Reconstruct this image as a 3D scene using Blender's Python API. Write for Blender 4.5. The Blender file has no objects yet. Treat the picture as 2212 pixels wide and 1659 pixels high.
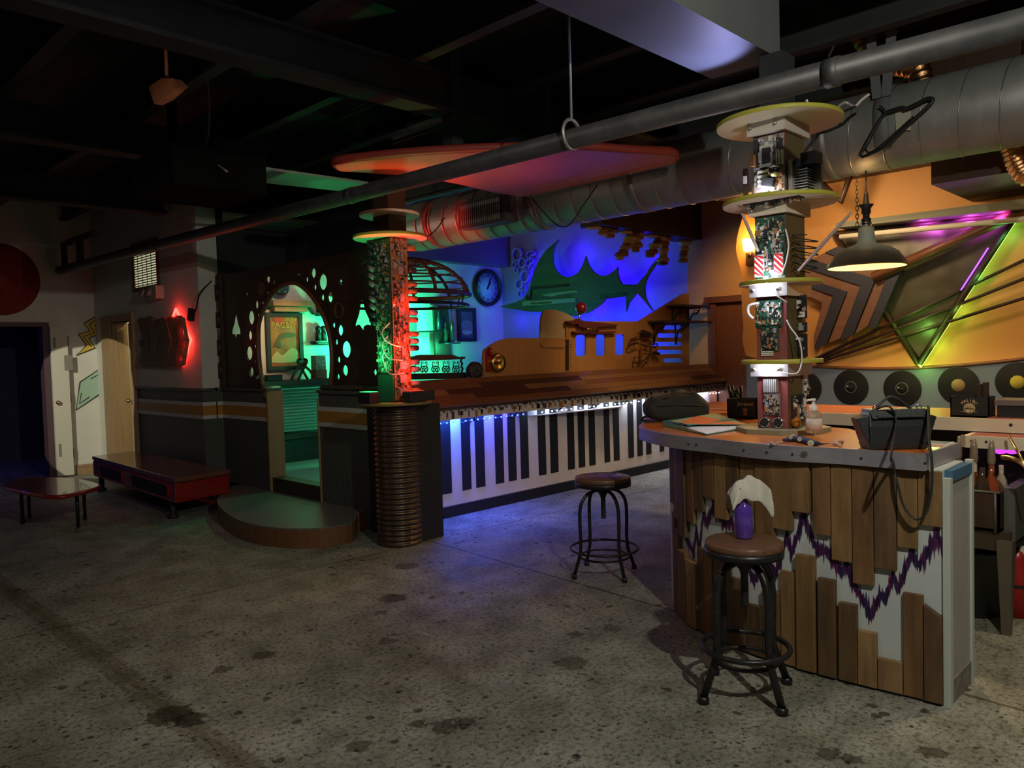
import bpy, bmesh, math, random
from mathutils import Vector, Matrix
sc = bpy.context.scene
COL = sc.collection
RND = random.Random(7)
# ------------------------------------------------------------------ camera
FPX, CXP, CYP, EYE = 1680.0, 1106.0, 829.5, 1.5
_p, _r, _az = math.radians(2.36), math.radians(1.6), math.radians(44.6)
_fh = Vector((math.cos(_az), math.sin(_az), 0)); _r0 = Vector((math.sin(_az), -math.cos(_az), 0)); _up = Vector((0, 0, 1))
FW = _fh*math.cos(_p) - _up*math.sin(_p); _u0 = _fh*math.sin(_p) + _up*math.cos(_p)
CR = _r0*math.cos(_r) - _u0*math.sin(_r); CU = _r0*math.sin(_r) + _u0*math.cos(_r)
CAM = Vector((0, 0, EYE))
cd = bpy.data.cameras.new('camera'); cam = bpy.data.objects.new('camera', cd); COL.objects.link(cam)
cd.sensor_width = 36; cd.lens = FPX/2212*36; cd.clip_start = 0.05; cd.clip_end = 100
cam.matrix_world = Matrix(((CR.x, CU.x, -FW.x, 0), (CR.y, CU.y, -FW.y, 0), (CR.z, CU.z, -FW.z, EYE), (0, 0, 0, 1)))
sc.camera = cam
sc.view_settings.view_transform = 'Standard'; sc.view_settings.look = 'None'
sc.view_settings.gamma = 1; sc.view_settings.use_curve_mapping = False
sc.view_settings.exposure = 0.35
# ------------------------------------------------------------------ world, house lights and fill
w = bpy.data.worlds.new('world'); sc.world = w; w.use_nodes = True
w.node_tree.nodes['Background'].inputs[0].default_value = (0.75, 0.8, 0.7, 1)
w.node_tree.nodes['Background'].inputs[1].default_value = 0.0018
def aim(o, t):
    o.rotation_euler = (Vector(t)-o.location).to_track_quat('-Z', 'Y').to_euler()
def light(kind, loc, col, power, size=0.1, target=None, size_y=None, spot=None, blend=0.5, name='lamp_fill_light'):
    l = bpy.data.lights.new(name, kind); l.color = col; l.energy = power
    if kind == 'AREA':
        l.size = size
        if size_y: l.shape = 'RECTANGLE'; l.size_y = size_y
    else: l.shadow_soft_size = size
    if kind == 'SPOT': l.spot_size = math.radians(spot or 90); l.spot_blend = blend
    o = bpy.data.objects.new(name, l); o.location = loc; COL.objects.link(o)
    if target is not None: aim(o, target)
    return o
KEY = light('POINT', (1.6, -0.29, 3.0), (1.0, 0.95, 0.80), 140, 0.03)      # ceiling can over the front of the bar
light('SPOT', (0.9, 2.6, 3.3), (1.0, 0.86, 0.74), 22, 0.06, (1.4, 3.2, 0), spot=165, blend=.4)                    # unseen can ahead of the camera, used as fill
light('SPOT', (0.2, 6.0, 3.2), (1.0, 0.82, 0.80), 9, 0.06, (.8, 6.4, 0), spot=165, blend=.4)                      # dim fill added over the dance floor for the left walls
light('SPOT', (0.5, 8.2, 2.6), (1.0, 0.96, 0.72), 330, 0.01, (3.90, 11.6, .70), spot=23, blend=0.05)                 # lights the wall by the left door
# ------------------------------------------------------------------ pixel -> place on a real plane
def ray(x, y): return FW + CR*((x-CXP)/FPX) - CU*((y-CYP)/FPX)
def oZ(x, y, z): d = ray(x, y); return CAM + d*((z-EYE)/d.z)
def oX(x, y, X): d = ray(x, y); return CAM + d*(X/d.x)
def oY(x, y, Y): d = ray(x, y); return CAM + d*(Y/d.y)
def prx(P): v = Vector(P)-CAM; return CXP + FPX*v.dot(CR)/v.dot(FW)
# ------------------------------------------------------------------ mesh building
WL = {}
MX = Matrix(((0, 0, 1, 0), (1, 0, 0, 0), (0, 1, 0, 0), (0, 0, 0, 1)))    # local xy -> world YZ
MY = Matrix(((1, 0, 0, 0), (0, 0, 1, 0), (0, 1, 0, 0), (0, 0, 0, 1)))    # local xy -> world XZ
def frameX(X): return Matrix.Translation((X, 0, 0)) @ MX
def frameY(Y): return Matrix.Translation((0, Y, 0)) @ MY
def frameZ(z): return Matrix.Translation((0, 0, z))
def circle(cx, cy, r, n=28, ry=None, a0=0): 
    ry = ry or r
    return [(cx+r*math.cos(a0+2*math.pi*i/n), cy+ry*math.sin(a0+2*math.pi*i/n)) for i in range(n)]
def rrect(x0, y0, x1, y1, r, n=5):
    P = []
    for cx, cy, a in ((x1-r, y1-r, 0), (x0+r, y1-r, 90), (x0+r, y0+r, 180), (x1-r, y0+r, 270)):
        for i in range(n+1):
            t = math.radians(a+90*i/n); P.append((cx+r*math.cos(t), cy+r*math.sin(t)))
    return P
def wX(pts, X): return [(oX(x, y, X).y, oX(x, y, X).z) for x, y in pts]
def wY(pts, Y): return [(oY(x, y, Y).x, oY(x, y, Y).z) for x, y in pts]
def wZ(pts, z): return [(oZ(x, y, z).x, oZ(x, y, z).y) for x, y in pts]
def circX(px, py, ry, X, n=22):
    c = oX(px, py, X); r = abs(oX(px, py-ry, X).z-c.z); return circle(c.y, c.z, r, n)
def smooth_poly(P, k=4, closed=False):
    P = [Vector(p) for p in P]; out = []; n = len(P)
    for i in range(n if closed else n-1):
        g = (lambda j: P[j % n]) if closed else (lambda j: P[max(0, min(n-1, j))])
        a, b, c, d = g(i-1), g(i), g(i+1), g(i+2)
        for s in range(k):
            t = s/k
            out.append(0.5*((2*b)+(c-a)*t+(2*a-5*b+4*c-d)*t*t+(3*b-a-3*c+d)*t**3))
    if not closed: out.append(P[-1])
    return out
def sp2(P, k=4, closed=False): return [(v.x, v.y) for v in smooth_poly([(x, y, 0) for x, y in P], k, closed)]
class MB:
    def __init__(s): s.v = []; s.f = []; s.m = []; s.s = []
    def add(s, vs, fs, mi=0, sm=False):
        b = len(s.v); s.v += [tuple(v) for v in vs]
        for f in fs: s.f.append([b+i for i in f]); s.m.append(mi); s.s.append(sm)
        return s
    def bx(s, lo, hi, mi=0):
        (a, b, c), (d, e, f) = lo, hi
        return s.add([(a,b,c),(d,b,c),(d,e,c),(a,e,c),(a,b,f),(d,b,f),(d,e,f),(a,e,f)],
              [(0,3,2,1),(4,5,6,7),(0,1,5,4),(1,2,6,5),(2,3,7,6),(3,0,4,7)], mi)
    def box(s, c, d, mi=0, rot=None):
        h = [x/2 for x in d]; vs = []
        for k in ((-1,-1,-1),(1,-1,-1),(1,1,-1),(-1,1,-1),(-1,-1,1),(1,-1,1),(1,1,1),(-1,1,1)):
            p = Vector((k[0]*h[0], k[1]*h[1], k[2]*h[2]))
            vs.append((rot @ p if rot else p) + Vector(c))
        return s.add(vs, [(0,3,2,1),(4,5,6,7),(0,1,5,4),(1,2,6,5),(2,3,7,6),(3,0,4,7)], mi)
    def hexa(s, bot, top, mi=0):
        return s.add(list(bot)+list(top), [(0,3,2,1),(4,5,6,7),(0,1,5,4),(1,2,6,5),(2,3,7,6),(3,0,4,7)], mi)
    def tube(s, pts, r, mi=0, n=8, closed=False, flat=1.0):
        P = [Vector(p) for p in pts]; m = len(P); R = r if isinstance(r, (list, tuple)) else [r]*m
        T = []
        for i in range(m):
            a = P[(i-1) % m] if (closed or i) else P[i]; b = P[(i+1) % m] if (closed or i < m-1) else P[i]
            t = b-a; T.append(t.normalized() if t.length > 1e-9 else Vector((0,0,1)))
        up = Vector((0,0,1)) if abs(T[0].z) < .9 else Vector((1,0,0))
        N = (up-T[0]*up.dot(T[0])).normalized(); vs = []; fs = []
        for i in range(m):
            N = (N-T[i]*N.dot(T[i])); N = N.normalized() if N.length > 1e-6 else Vector((1,0,0)); B = T[i].cross(N)
            for k in range(n):
                a = 2*math.pi*k/n; vs.append(P[i]+N*(R[i]*math.cos(a)*flat)+B*(R[i]*math.sin(a)))
        for i in range(m if closed else m-1):
            j = (i+1) % m
            for k in range(n): fs.append((i*n+k, i*n+(k+1) % n, j*n+(k+1) % n, j*n+k))
        s.add(vs, fs, mi, True)
        if not closed: s.add(vs[:n], [tuple(range(n))[::-1]], mi); s.add(vs[-n:], [tuple(range(n))], mi)
        return s
    def lathe(s, prof, c=(0,0,0), mi=0, n=24, M=None, sm=True, a0=0, a1=360):
        c = Vector(c); vs = []; fs = []; full = abs(a1-a0) >= 360; nn = n if full else n+1
        for r, z in prof:
            for k in range(nn):
                a = math.radians(a0+(a1-a0)*k/n); p = Vector((r*math.cos(a), r*math.sin(a), z))
                vs.append((M @ p if M else p)+c)
        for i in range(len(prof)-1):
            for k in range(n if full else n):
                fs.append((i*nn+k, i*nn+(k+1) % nn, (i+1)*nn+(k+1) % nn, (i+1)*nn+k))
        return s.add(vs, fs, mi, sm)
    def ball(s, c, r, mi=0, n=16, sc3=(1,1,1), M=None):
        k = n//2; prof = [(math.sin(math.pi*i/k), -math.cos(math.pi*i/k)) for i in range(k+1)]
        S = Matrix.Diagonal((r*sc3[0], r*sc3[1], r*sc3[2]))
        return s.lathe(prof, c, mi, n, (M @ S) if M else S)
    def curve(s, cu, M, mi, sm=False):
        ob = bpy.data.objects.new('tmp_curve', cu); me = ob.to_mesh()
        s.add([M @ v.co for v in me.vertices], [tuple(p.vertices) for p in me.polygons], mi, sm)
        ob.to_mesh_clear(); bpy.data.objects.remove(ob)
        (bpy.data.curves).remove(cu); return s
    def plate(s, outer, holes, M, th, mi=0):
        cu = bpy.data.curves.new('tmp', 'CURVE'); cu.dimensions = '2D'; cu.fill_mode = 'BOTH'; cu.extrude = th/2
        for poly in [outer]+list(holes):
            sp = cu.splines.new('POLY'); sp.points.add(len(poly)-1); sp.use_cyclic_u = True
            for p, q in zip(sp.points, poly): p.co = (q[0], q[1], 0, 1)
        return s.curve(cu, M, mi)
    def text(s, body, size, M, mi=0, th=0.001):
        cu = bpy.data.curves.new('tmp', 'FONT'); cu.body = body; cu.size = size; cu.align_x = 'CENTER'; cu.align_y = 'CENTER'; cu.extrude = th
        return s.curve(cu, M, mi)
    def build(s, name, mats, parent=None, bevel=0, loc=None):
        mats = mats if isinstance(mats, (list, tuple)) else [mats]
        if parent is not None: o0 = WL[parent.name]
        elif loc is not None: o0 = Vector(loc)
        else:
            xs, ys, zs = zip(*s.v); o0 = Vector(((min(xs)+max(xs))/2, (min(ys)+max(ys))/2, min(zs)))
        me = bpy.data.meshes.new(name); me.from_pydata([Vector(v)-o0 for v in s.v], [], s.f)
        for m in mats: me.materials.append(m)
        me.polygons.foreach_set('material_index', s.m); me.polygons.foreach_set('use_smooth', s.s)
        bm = bmesh.new(); bm.from_mesh(me); bmesh.ops.remove_doubles(bm, verts=bm.verts, dist=1e-5)
        bmesh.ops.recalc_face_normals(bm, faces=bm.faces); bm.to_mesh(me); bm.free()
        o = bpy.data.objects.new(name, me); COL.objects.link(o)
        if parent is not None: o.parent = parent
        else: o.location = o0
        WL[o.name] = o0
        if bevel:
            b = o.modifiers.new('bevel', 'BEVEL'); b.width = bevel; b.segments = 2; b.limit_method = 'ANGLE'; b.angle_limit = math.radians(40)
        return o
def tag(o, label, cat, group=None):
    o['label'] = label; o['category'] = cat
    if group: o['group'] = group
    return o
def thing(name, label, cat, loc, group=None):
    o = bpy.data.objects.new(name, None); COL.objects.link(o); o.location = loc; o.empty_display_size = 0.1
    WL[o.name] = Vector(loc); return tag(o, label, cat, group)
def struct(mb, name, mats, bevel=0):
    o = mb.build(name, mats, None, bevel); o['kind'] = 'structure'; return o
# ------------------------------------------------------------------ materials
def lin(c): return tuple(((x/255+0.055)/1.055)**2.4 if x > 10 else x/255/12.92 for x in c)
def nodes(name):
    m = bpy.data.materials.new(name); m.use_nodes = True; nt = m.node_tree
    return m, nt, nt.nodes['Principled BSDF']
def mat(name, c, rough=0.6, metal=0.0, c2=None, scale=8, stretch=(1,1,1), bump=0.0, emit=None, trans=0, coat=0, spec=None, bscale=None, thr=None):
    m, nt, b = nodes(name); N = nt.nodes.new; L = nt.links.new
    b.inputs['Roughness'].default_value = rough; b.inputs['Metallic'].default_value = metal
    b.inputs['Base Color'].default_value = (*c, 1)
    if spec is not None: b.inputs['Specular IOR Level'].default_value = spec
    if trans: b.inputs['Transmission Weight'].default_value = trans
    if coat: b.inputs['Coat Weight'].default_value = coat
    if emit:
        b.inputs['Emission Color'].default_value = (*emit[0], 1); b.inputs['Emission Strength'].default_value = emit[1]
    if c2 or bump:
        g = N('ShaderNodeNewGeometry'); mp = N('ShaderNodeMapping'); mp.inputs['Scale'].default_value = stretch
        L(g.outputs['Position'], mp.inputs['Vector'])
        t = N('ShaderNodeTexNoise'); t.inputs['Scale'].default_value = scale; t.inputs['Detail'].default_value = 6; t.inputs['Roughness'].default_value = .62
        L(mp.outputs[0], t.inputs['Vector'])
        if c2:
            rp = N('ShaderNodeValToRGB'); rp.color_ramp.elements[0].position = (thr or (.32, .68))[0]; rp.color_ramp.elements[1].position = (thr or (.32, .68))[1]
            rp.color_ramp.elements[0].color = (*c, 1); rp.color_ramp.elements[1].color = (*c2, 1)
            L(t.outputs[0], rp.inputs[0]); L(rp.outputs[0], b.inputs['Base Color'])
        if bump:
            bp = N('ShaderNodeBump'); bp.inputs['Strength'].default_value = bump; bp.inputs['Distance'].default_value = 0.01
            L(t.outputs[0], bp.inputs['Height']); L(bp.outputs[0], b.inputs['Normal'])
    return m
def wood(name, c, c2, axis='z', rough=0.5, scale=6, coat=0):
    st = {'z': (6, 6, .5), 'y': (6, .5, 6), 'x': (.5, 6, 6)}[axis]
    return mat(name, c, rough, 0, c2, scale, st, 0.08, coat=coat)
def glow(name, c, s): return mat(name, (0.02,0.02,0.02), .5, emit=(c, s))
def ribbed(name, c, axis_scale, amt=.5, ax=1):
    m, nt, b = nodes(name); N = nt.nodes.new; L = nt.links.new
    b.inputs['Base Color'].default_value = (*c, 1); b.inputs['Roughness'].default_value = .55
    g = N('ShaderNodeNewGeometry'); wv = N('ShaderNodeTexWave'); wv.bands_direction = 'XYZ'[ax]; wv.inputs['Scale'].default_value = axis_scale
    L(g.outputs['Position'], wv.inputs['Vector']); bp = N('ShaderNodeBump'); bp.inputs['Strength'].default_value = amt; bp.inputs['Distance'].default_value = .004
    L(wv.outputs[1], bp.inputs['Height']); L(bp.outputs[0], b.inputs['Normal']); return m
M = {}
M['white'] = mat('white_wall_paint', (.62,.60,.55), .65, c2=(.68,.66,.60), scale=3, bump=.03)
M['cream'] = mat('cream_paint', (.70,.62,.48), .5, c2=(.64,.56,.42), scale=5)
M['grey'] = ribbed('grey_ribbed_wainscot', (.075,.078,.068), 14, .6)
M['greyx'] = mat('grey_paint', (.12,.16,.22), .6, c2=(.10,.135,.185), scale=4)
M['stripe_o'] = mat('ochre_stripe_paint', (.42,.19,.03), .5)
M['stripe_w'] = mat('white_stripe_paint', (.55,.53,.52), .5)
M['orange'] = mat('orange_wall_paint', (.66,.31,.085), .6, c2=(.60,.275,.07), scale=2, bump=.03)
M['black'] = mat('matte_black', (.012,.012,.012), .6)
M['blackm'] = mat('black_powder_metal', (.014,.014,.015), .38, .3, c2=(.03,.03,.032), scale=40)
M['deck'] = mat('black_ceiling_paint', (.016,.021,.021), .8, c2=(.022,.028,.028), scale=3)
M['beam'] = mat('painted_steel_beam', (.022,.027,.027), .8, c2=(.016,.02,.02), scale=4)
M['boxbeam'] = mat('grey_boxed_beam', (.13,.145,.15), .6, c2=(.11,.125,.13), scale=3)
M['pipe'] = mat('dusty_black_pipe', (.022,.024,.026), .5, .0, c2=(.05,.05,.05), scale=9)
M['brown'] = wood('dark_brown_panel', (.035,.016,.009), (.05,.022,.012), 'z', .5)
M['brownred'] = wood('reddish_brown_wood', (.14,.045,.018), (.19,.065,.026), 'z', .45)
M['tan'] = wood('tan_trim_wood', (.30,.19,.09), (.36,.24,.12), 'z', .5)
M['door'] = mat('beige_door_paint', (.42,.33,.20), .5)
M['red'] = mat('red_lacquer', (.28,.012,.01), .25, coat=.6)
M['redtop'] = mat('brown_red_gloss_top', (.16,.05,.03), .22, c2=(.20,.07,.045), scale=5, coat=.5)
M['ship'] = wood('honey_plywood', (.42,.18,.055), (.48,.215,.07), 'z', .5, 3)
M['shipw'] = wood('pale_plywood', (.45,.33,.20), (.50,.37,.23), 'x', .5, 3)
M['oak1'] = wood('oak_strip_light', (.30,.14,.048), (.20,.085,.03), 'x', .4, 4)
M['oak2'] = wood('oak_strip_mid', (.22,.085,.028), (.16,.058,.02), 'x', .4, 4)
M['oak3'] = wood('oak_strip_dark', (.10,.035,.014), (.06,.022,.009), 'x', .4, 4)
M['steel'] = mat('brushed_steel_edge', (.42,.41,.46), .45, .5, c2=(.32,.31,.35), scale=6, stretch=(1,1,4))
M['chrome'] = mat('polished_chrome', (.75,.74,.72), .12, 1)
M['brass'] = mat('aged_brass', (.65,.46,.2), .25, 1)
M['copper'] = mat('copper_foil', (.78,.42,.2), .28, 1, bump=.5, scale=30)
M['bartop'] = wood('orange_lacquered_bar_top', (.70,.20,.035), (.56,.15,.03), 'y', .3, 4, coat=.4)
M['pcb'] = mat('green_circuit_board', (.03,.13,.08), .4, c2=(.015,.07,.045), scale=60)
M['pcb2'] = mat('pale_circuit_board', (.32,.29,.30), .4, c2=(.22,.20,.21), scale=60)
M['chip'] = mat('black_chip', (.02,.02,.024), .4)
M['comp'] = mat('silver_component', (.6,.6,.58), .35, .6)
M['compw'] = mat('ivory_connector', (.75,.73,.68), .45)
M['compr'] = mat('tan_component', (.35,.16,.06), .5)
M['lime'] = mat('lime_disc_edge', (.42,.40,.05), .5)
M['maroon'] = wood('maroon_board', (.20,.055,.05), (.25,.07,.062), 'z', .45, 4)
M['rubber'] = mat('black_vinyl', (.008,.008,.009), .5, spec=.25)
M['leather'] = mat('black_leather', (.022,.026,.028), .38, bump=.25, scale=120)
M['cable'] = mat('white_cable', (.72,.70,.68), .5)
GLASS = mat('clear_glass', (.95,.97,.96), .03, trans=1.0)
# ================================================================== SETTING
def floor_material():
    m, nt, b = nodes('stained_concrete'); N = nt.nodes.new; L = nt.links.new
    g = N('ShaderNodeNewGeometry'); pos = g.outputs['Position']
    def noise(s, d=5, r=.6):
        t = N('ShaderNodeTexNoise'); t.inputs['Scale'].default_value = s; t.inputs['Detail'].default_value = d; t.inputs['Roughness'].default_value = r
        L(pos, t.inputs['Vector']); return t.outputs[0]
    def ramp(x, a, c, ca, cb):
        r = N('ShaderNodeValToRGB'); e = r.color_ramp.elements; e[0].position = a; e[1].position = c; e[0].color = (*ca, 1); e[1].color = (*cb, 1); L(x, r.inputs[0]); return r.outputs[0]
    def mul(a, bb, f=1.0):
        x = N('ShaderNodeMix'); x.data_type = 'RGBA'; x.blend_type = 'MULTIPLY'; x.inputs['Factor'].default_value = f
        L(a, x.inputs['A']); L(bb, x.inputs['B']); return x.outputs['Result']
    def math_(op, a, b2, clamp=False):
        x = N('ShaderNodeMath'); x.operation = op; x.use_clamp = clamp
        for i, v in enumerate((a, b2)):
            if isinstance(v, (int, float)): x.inputs[i].default_value = v
            else: L(v, x.inputs[i])
        return x.outputs[0]
    c = ramp(noise(1.1, 7), .3, .7, (.235,.24,.195), (.43,.44,.375))
    c = mul(c, ramp(noise(4.5, 6), .35, .62, (.62,.61,.58), (1,1,1)))
    c = mul(c, ramp(noise(42, 4, .7), .36, .52, (.35,.34,.31), (1,1,1)), .95)
    c = mul(c, ramp(noise(95, 3, .7), .38, .5, (.35,.34,.31), (1,1,1)), .4)
    for s, lo, hi, n2 in ((6.5, .12, .145, 3), (13.0, .13, .16, 6), (24.0, .14, .18, 5)):                  # gum and scuff spots
        v = N('ShaderNodeTexVoronoi'); v.inputs['Scale'].default_value = s; L(pos, v.inputs['Vector'])
        gate = ramp(noise(n2*.55, 2), .42, .48, (1,1,1), (0,0,0))
        dd = math_('ADD', v.outputs['Distance'], math_('MULTIPLY', math_('SUBTRACT', noise(22), .5), .28))
        dd = math_('ADD', dd, math_('MULTIPLY', gate, .5))
        c = mul(c, ramp(dd, lo, hi, (.26,.25,.23), (1,1,1)), .95)
    warp = math_('MULTIPLY', math_('SUBTRACT', noise(28, 6, .65), .5), .15)
    def blob(px, py, r, k=.4):
        p = oZ(px, py, 0); d = N('ShaderNodeVectorMath'); d.operation = 'DISTANCE'; L(pos, d.inputs[0]); d.inputs[1].default_value = p
        dd = math_('ADD', d.outputs['Value'], warp)
        return mul(c, ramp(dd, r*.9, r*.98, (k,k*.95,k*.88), (1,1,1)), 1.0)
    for px, py, r, k in ((960,1570,.06,.4),(1005,1560,.055,.4),(900,1563,.035,.4),(775,1612,.05,.4),(850,1292,.09,.45),(880,1223,.09,.45),(568,1415,.06,.4),(365,1545,.10,.3),(410,1555,.07,.3),(1235,1432,.085,.5),(1790,1630,.05,.4),(1840,1640,.04,.4),(2010,1625,.05,.4),(480,1447,.05,.4),(825,1323,.045,.45),(1245,1370,.04,.5),(1320,1357,.06,.6),(835,1385,.05,.5)):
        c = blob(px, py, r, k)
    def joint(a, bb, wd, k):
        A, B = oZ(*a, 0), oZ(*bb, 0); t = (B-A).normalized(); nrm = Vector((-t.y, t.x, 0))
        d = N('ShaderNodeVectorMath'); d.operation = 'DOT_PRODUCT'; L(pos, d.inputs[0]); d.inputs[1].default_value = nrm
        dd = math_('ABSOLUTE', math_('ADD', math_('SUBTRACT', d.outputs['Value'], A.dot(nrm)), math_('MULTIPLY', warp, .12*wd/.01)), 0)
        return mul(c, ramp(dd, wd*.8, wd*.95, (k,k*.95,k*.85), (1,1,1)), .9)
    c = joint((925,1168), (1450,1318), .012, .3)
    c = joint((0,1385), (700,1222), .012, .5)
    c = joint((180,1395), (520,1650), .07, .62)
    c = joint((180,1395), (520,1650), .02, .8)
    L(c, b.inputs['Base Color']); b.inputs['Specular IOR Level'].default_value = .3
    L(ramp(noise(3, 5), .35, .65, (.55,.55,.55), (.75,.75,.75)), b.inputs['Roughness'])
    bp = N('ShaderNodeBump'); bp.inputs['Strength'].default_value = .12; bp.inputs['Distance'].default_value = .01; L(noise(30), bp.inputs['Height']); L(bp.outputs[0], b.inputs['Normal'])
    return m
XP, XC, YL, YP, XB, YC, XR = 3.85, 3.63, 11.6, 5.42, 9.3, 9.34, 7.0
CEIL = 3.75
fl = MB(); fl.bx((-3.5, -3.5, -.1), (10, 15, 0)); struct(fl, 'floor', floor_material())
ce = MB(); ce.bx((-3.5, -3.5, CEIL), (10, 15, CEIL+.1)); struct(ce, 'ceiling', M['deck'])
# ceiling joists run toward the left, girders cross them
k = 1
jm = [M['beam']]
for i, X in enumerate((-1.2, -.3, .6, 1.5, 2.4, 3.3, 4.2, 5.1, 6.2)):
    b = MB(); b.bx((X-.045, -3.4, 3.42), (X+.045, 14, 3.45)); b.bx((X-.045, -3.4, 3.72), (X+.045, 14, CEIL)); b.bx((X-.008, -3.4, 3.45), (X+.008, 14, 3.72))
    struct(b, 'trim_%d' % k, jm); k += 1
for Y in (4.15, 6.6, 9.0):
    b = MB(); b.bx((-3.4, Y-.09, 3.16), (XB if Y < 5 else 3.6, Y+.09, 3.19)); b.bx((-3.4, Y-.012, 3.19), (XB if Y < 5 else 3.6, Y+.012, 3.40)); b.bx((-3.4, Y-.09, 3.40), (XB if Y < 5 else 3.6, Y+.09, 3.42))
    struct(b, 'trim_%d' % k, jm); k += 1
b = MB(); b.bx((-3.2, 1.88, 3.0), (3.98, 2.28, 3.40)); struct(b, 'trim_%d' % k, M['boxbeam']); k += 1
# ---- left wall with the doorway
dx0 = oY(0, 900, YL).x-1.2; dj = oY(104, 900, YL).x; dz = oY(60, 706, YL).z
b = MB(); b.bx((-3.5, YL, 0), (dx0, YL+.15, CEIL)); b.bx((dx0, YL, dz), (dj, YL+.15, CEIL)); b.bx((dj, YL, 0), (XC+.2, YL+.15, CEIL))
struct(b, 'wall_left', M['white'])
b = MB(); b.bx((dx0-.07, YL-.02, dz), (dj+.06, YL+.16, dz+.06)); b.bx((dj-.02, YL-.02, 0), (dj+.06, YL+.16, dz)); struct(b, 'trim_%d' % k, mat('dark_jamb_paint', (.09,.05,.06), .5)); k += 1
b = MB(); b.bx((dx0-2, YL+2.6, 0), (XC+.5, YL+2.7, CEIL)); b.bx((XC+.3, YL+.15, 0), (XC+.4, YL+2.6, CEIL)); struct(b, 'wall_darkroom', mat('dark_room_paint', (.05,.05,.07), .7))
light('AREA', (1.2, YL+1.3, 2.5), (.06, .04, 1), 5, .6, (1.2, YL+1.0, 0))
b = MB(); x0 = oY(165, 1020, YL).x; b.bx((x0, YL-.02, 0), (XC, YL, .13)); b.bx((x0, YL-.026, .10), (XC, YL, .13)); struct(b, 'baseboard_left', M['tan'])
# ---- wall with the chevron art (upper white, ribbed grey below with the stripes)
def striped(b, X0, X1, Y0, Y1, top, ztop=1.2, mi=(0,1,2,3)):
    e = .012; Y0 = Y0-0.0
    b.bx((X0, Y0, 0), (X1, Y1, ztop), mi[1])
    b.bx((X0-e, Y0-e, .865), (X1, Y1, .905), mi[3]); b.bx((X0-e, Y0-e, .905), (X1, Y1, 1.010), mi[2]); b.bx((X0-e, Y0-e, 1.010), (X1, Y1, 1.048), mi[3])
    if top: b.bx((X0, Y0, ztop), (X1, Y1, top), mi[0])
    b.bx((X0-.025, Y0-.025, ztop-.03), (X1, Y1, ztop), mi[1])
WM = [M['white'], M['grey'], M['stripe_o'], M['stripe_w']]
yc0 = 8.27; yd1 = oX(298, 900, XC).y; yd0 = oX(232, 900, XC).y; zd = oX(292, 690, XC).z
b = MB(); striped(b, XC, XC+.15, yc0, yd1, CEIL); b.bx((XC, yd1, zd), (XC+.15, yd0, CEIL)); b.bx((XC, yd0, 0), (XC+.15, YL, CEIL))
striped(b, XC+.15, XP, yc0, yc0+.05, CEIL)
struct(b, 'wall_corridor', WM)
b = MB()                                                     # door casing
b.bx((XC-.03, yd1-.02, 0), (XC+.16, yd1+.07, zd)); ycs = oX(257, 900, XC).y; b.bx((XC-.03, ycs+.12, 0), (XC+.16, yd0, zd)); b.bx((XC-.01, ycs+.04, 0), (XC+.16, ycs+.12, zd)); b.bx((XC-.03, yd1-.02, zd), (XC+.16, yd0, zd+.09))
b.bx((XC+.02, ycs, 0), (XC+.16, ycs+.04, zd)); struct(b, 'trim_%d' % k, M['tan']); k += 1
d1 = bpy.data.objects.new('door_1', None); COL.objects.link(d1); d1.location = (XC+.2, yd1+.1, 0); d1['kind'] = 'structure'; WL['door_1'] = d1.location.copy()
b = MB(); W = ycs-yd1-.13; th = math.radians(-5); R = Matrix.Rotation(th, 3, 'Z'); P0 = Vector((XC+.10, yd1+.08, 0))
def dbx(b, u0, v0, u1, v1, t0, t1, mi=0):
    vs = [P0 + R @ Vector((t, u, v)) for v in (v0, v1) for (t, u) in ((t0,u0),(t1,u0),(t1,u1),(t0,u1))]
    b.hexa(vs[:4], vs[4:], mi)
dbx(b, 0, 0.01, W, zd-.02, 0, .035)
for u0, u1 in ((.09,W*.46),(W*.56,W-.09)):
    for v0, v1 in ((.15,.75),(.85,1.45),(1.55,1.9)):
        dbx(b, u0, v0, u1, v1, -.012, 0); dbx(b, u0+.035, v0+.035, u1-.035, v1-.035, -.02, -.01)
b.build('door_leaf', M['door'], d1)
b = MB(); b.ball(P0 + R @ Vector((-.05, W-.06, 1.0)), .03, 0, 12); b.build('door_handle', M['brass'], d1)
b = MB(); b.bx((XC+1.6, YC+.14, 0), (XC+1.7, 13, CEIL)); b.bx((XC+.15, YL, 0), (XC+1.7, YL+.1, CEIL)); struct(b, 'wall_closet', M['white'])
light('POINT', (XC+.75, 10.4, 2.6), (1, .85, .5), 22, .1)
b = MB(); b.bx((4.66, 6.2, 2.52), (4.72, YC-.02, 3.74)); b.bx((XP, 8.22, 2.44), (4.66, 8.265, 3.74)); struct(b, 'trim_%d' % k, M['deck']); k += 1  # black panels added to keep the gap over the arch dark
# ---- pony wall with the walk-through, stripes
yl = oX(580, 900, XP).y; yr = oX(690, 900, XP).y
def pony(y0, y1, roundend):
    b = MB(); striped(b, XP, XP+.14, y0, y1, 0)
    return b
b = pony(yl, yc0, 0); b.bx((XP-.02, yl-.03, 0), (XP+.15, yl, 1.17), 4)
b.lathe([(0,0),(.06,0),(.06,.165),(0,.165)], (XP-.012, yl+.045, 1.16), 4, 20, Matrix.Rotation(math.radians(90), 3, 'Y'))
struct(b, 'wall_booth', WM+[M['tan']])
b = pony(4.9, yr, 0); b.bx((XP-.015, yr, 0), (XP+.15, yr+.012, 1.12), 4); struct(b, 'wall_booth_2', WM+[M['tan']])
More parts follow.
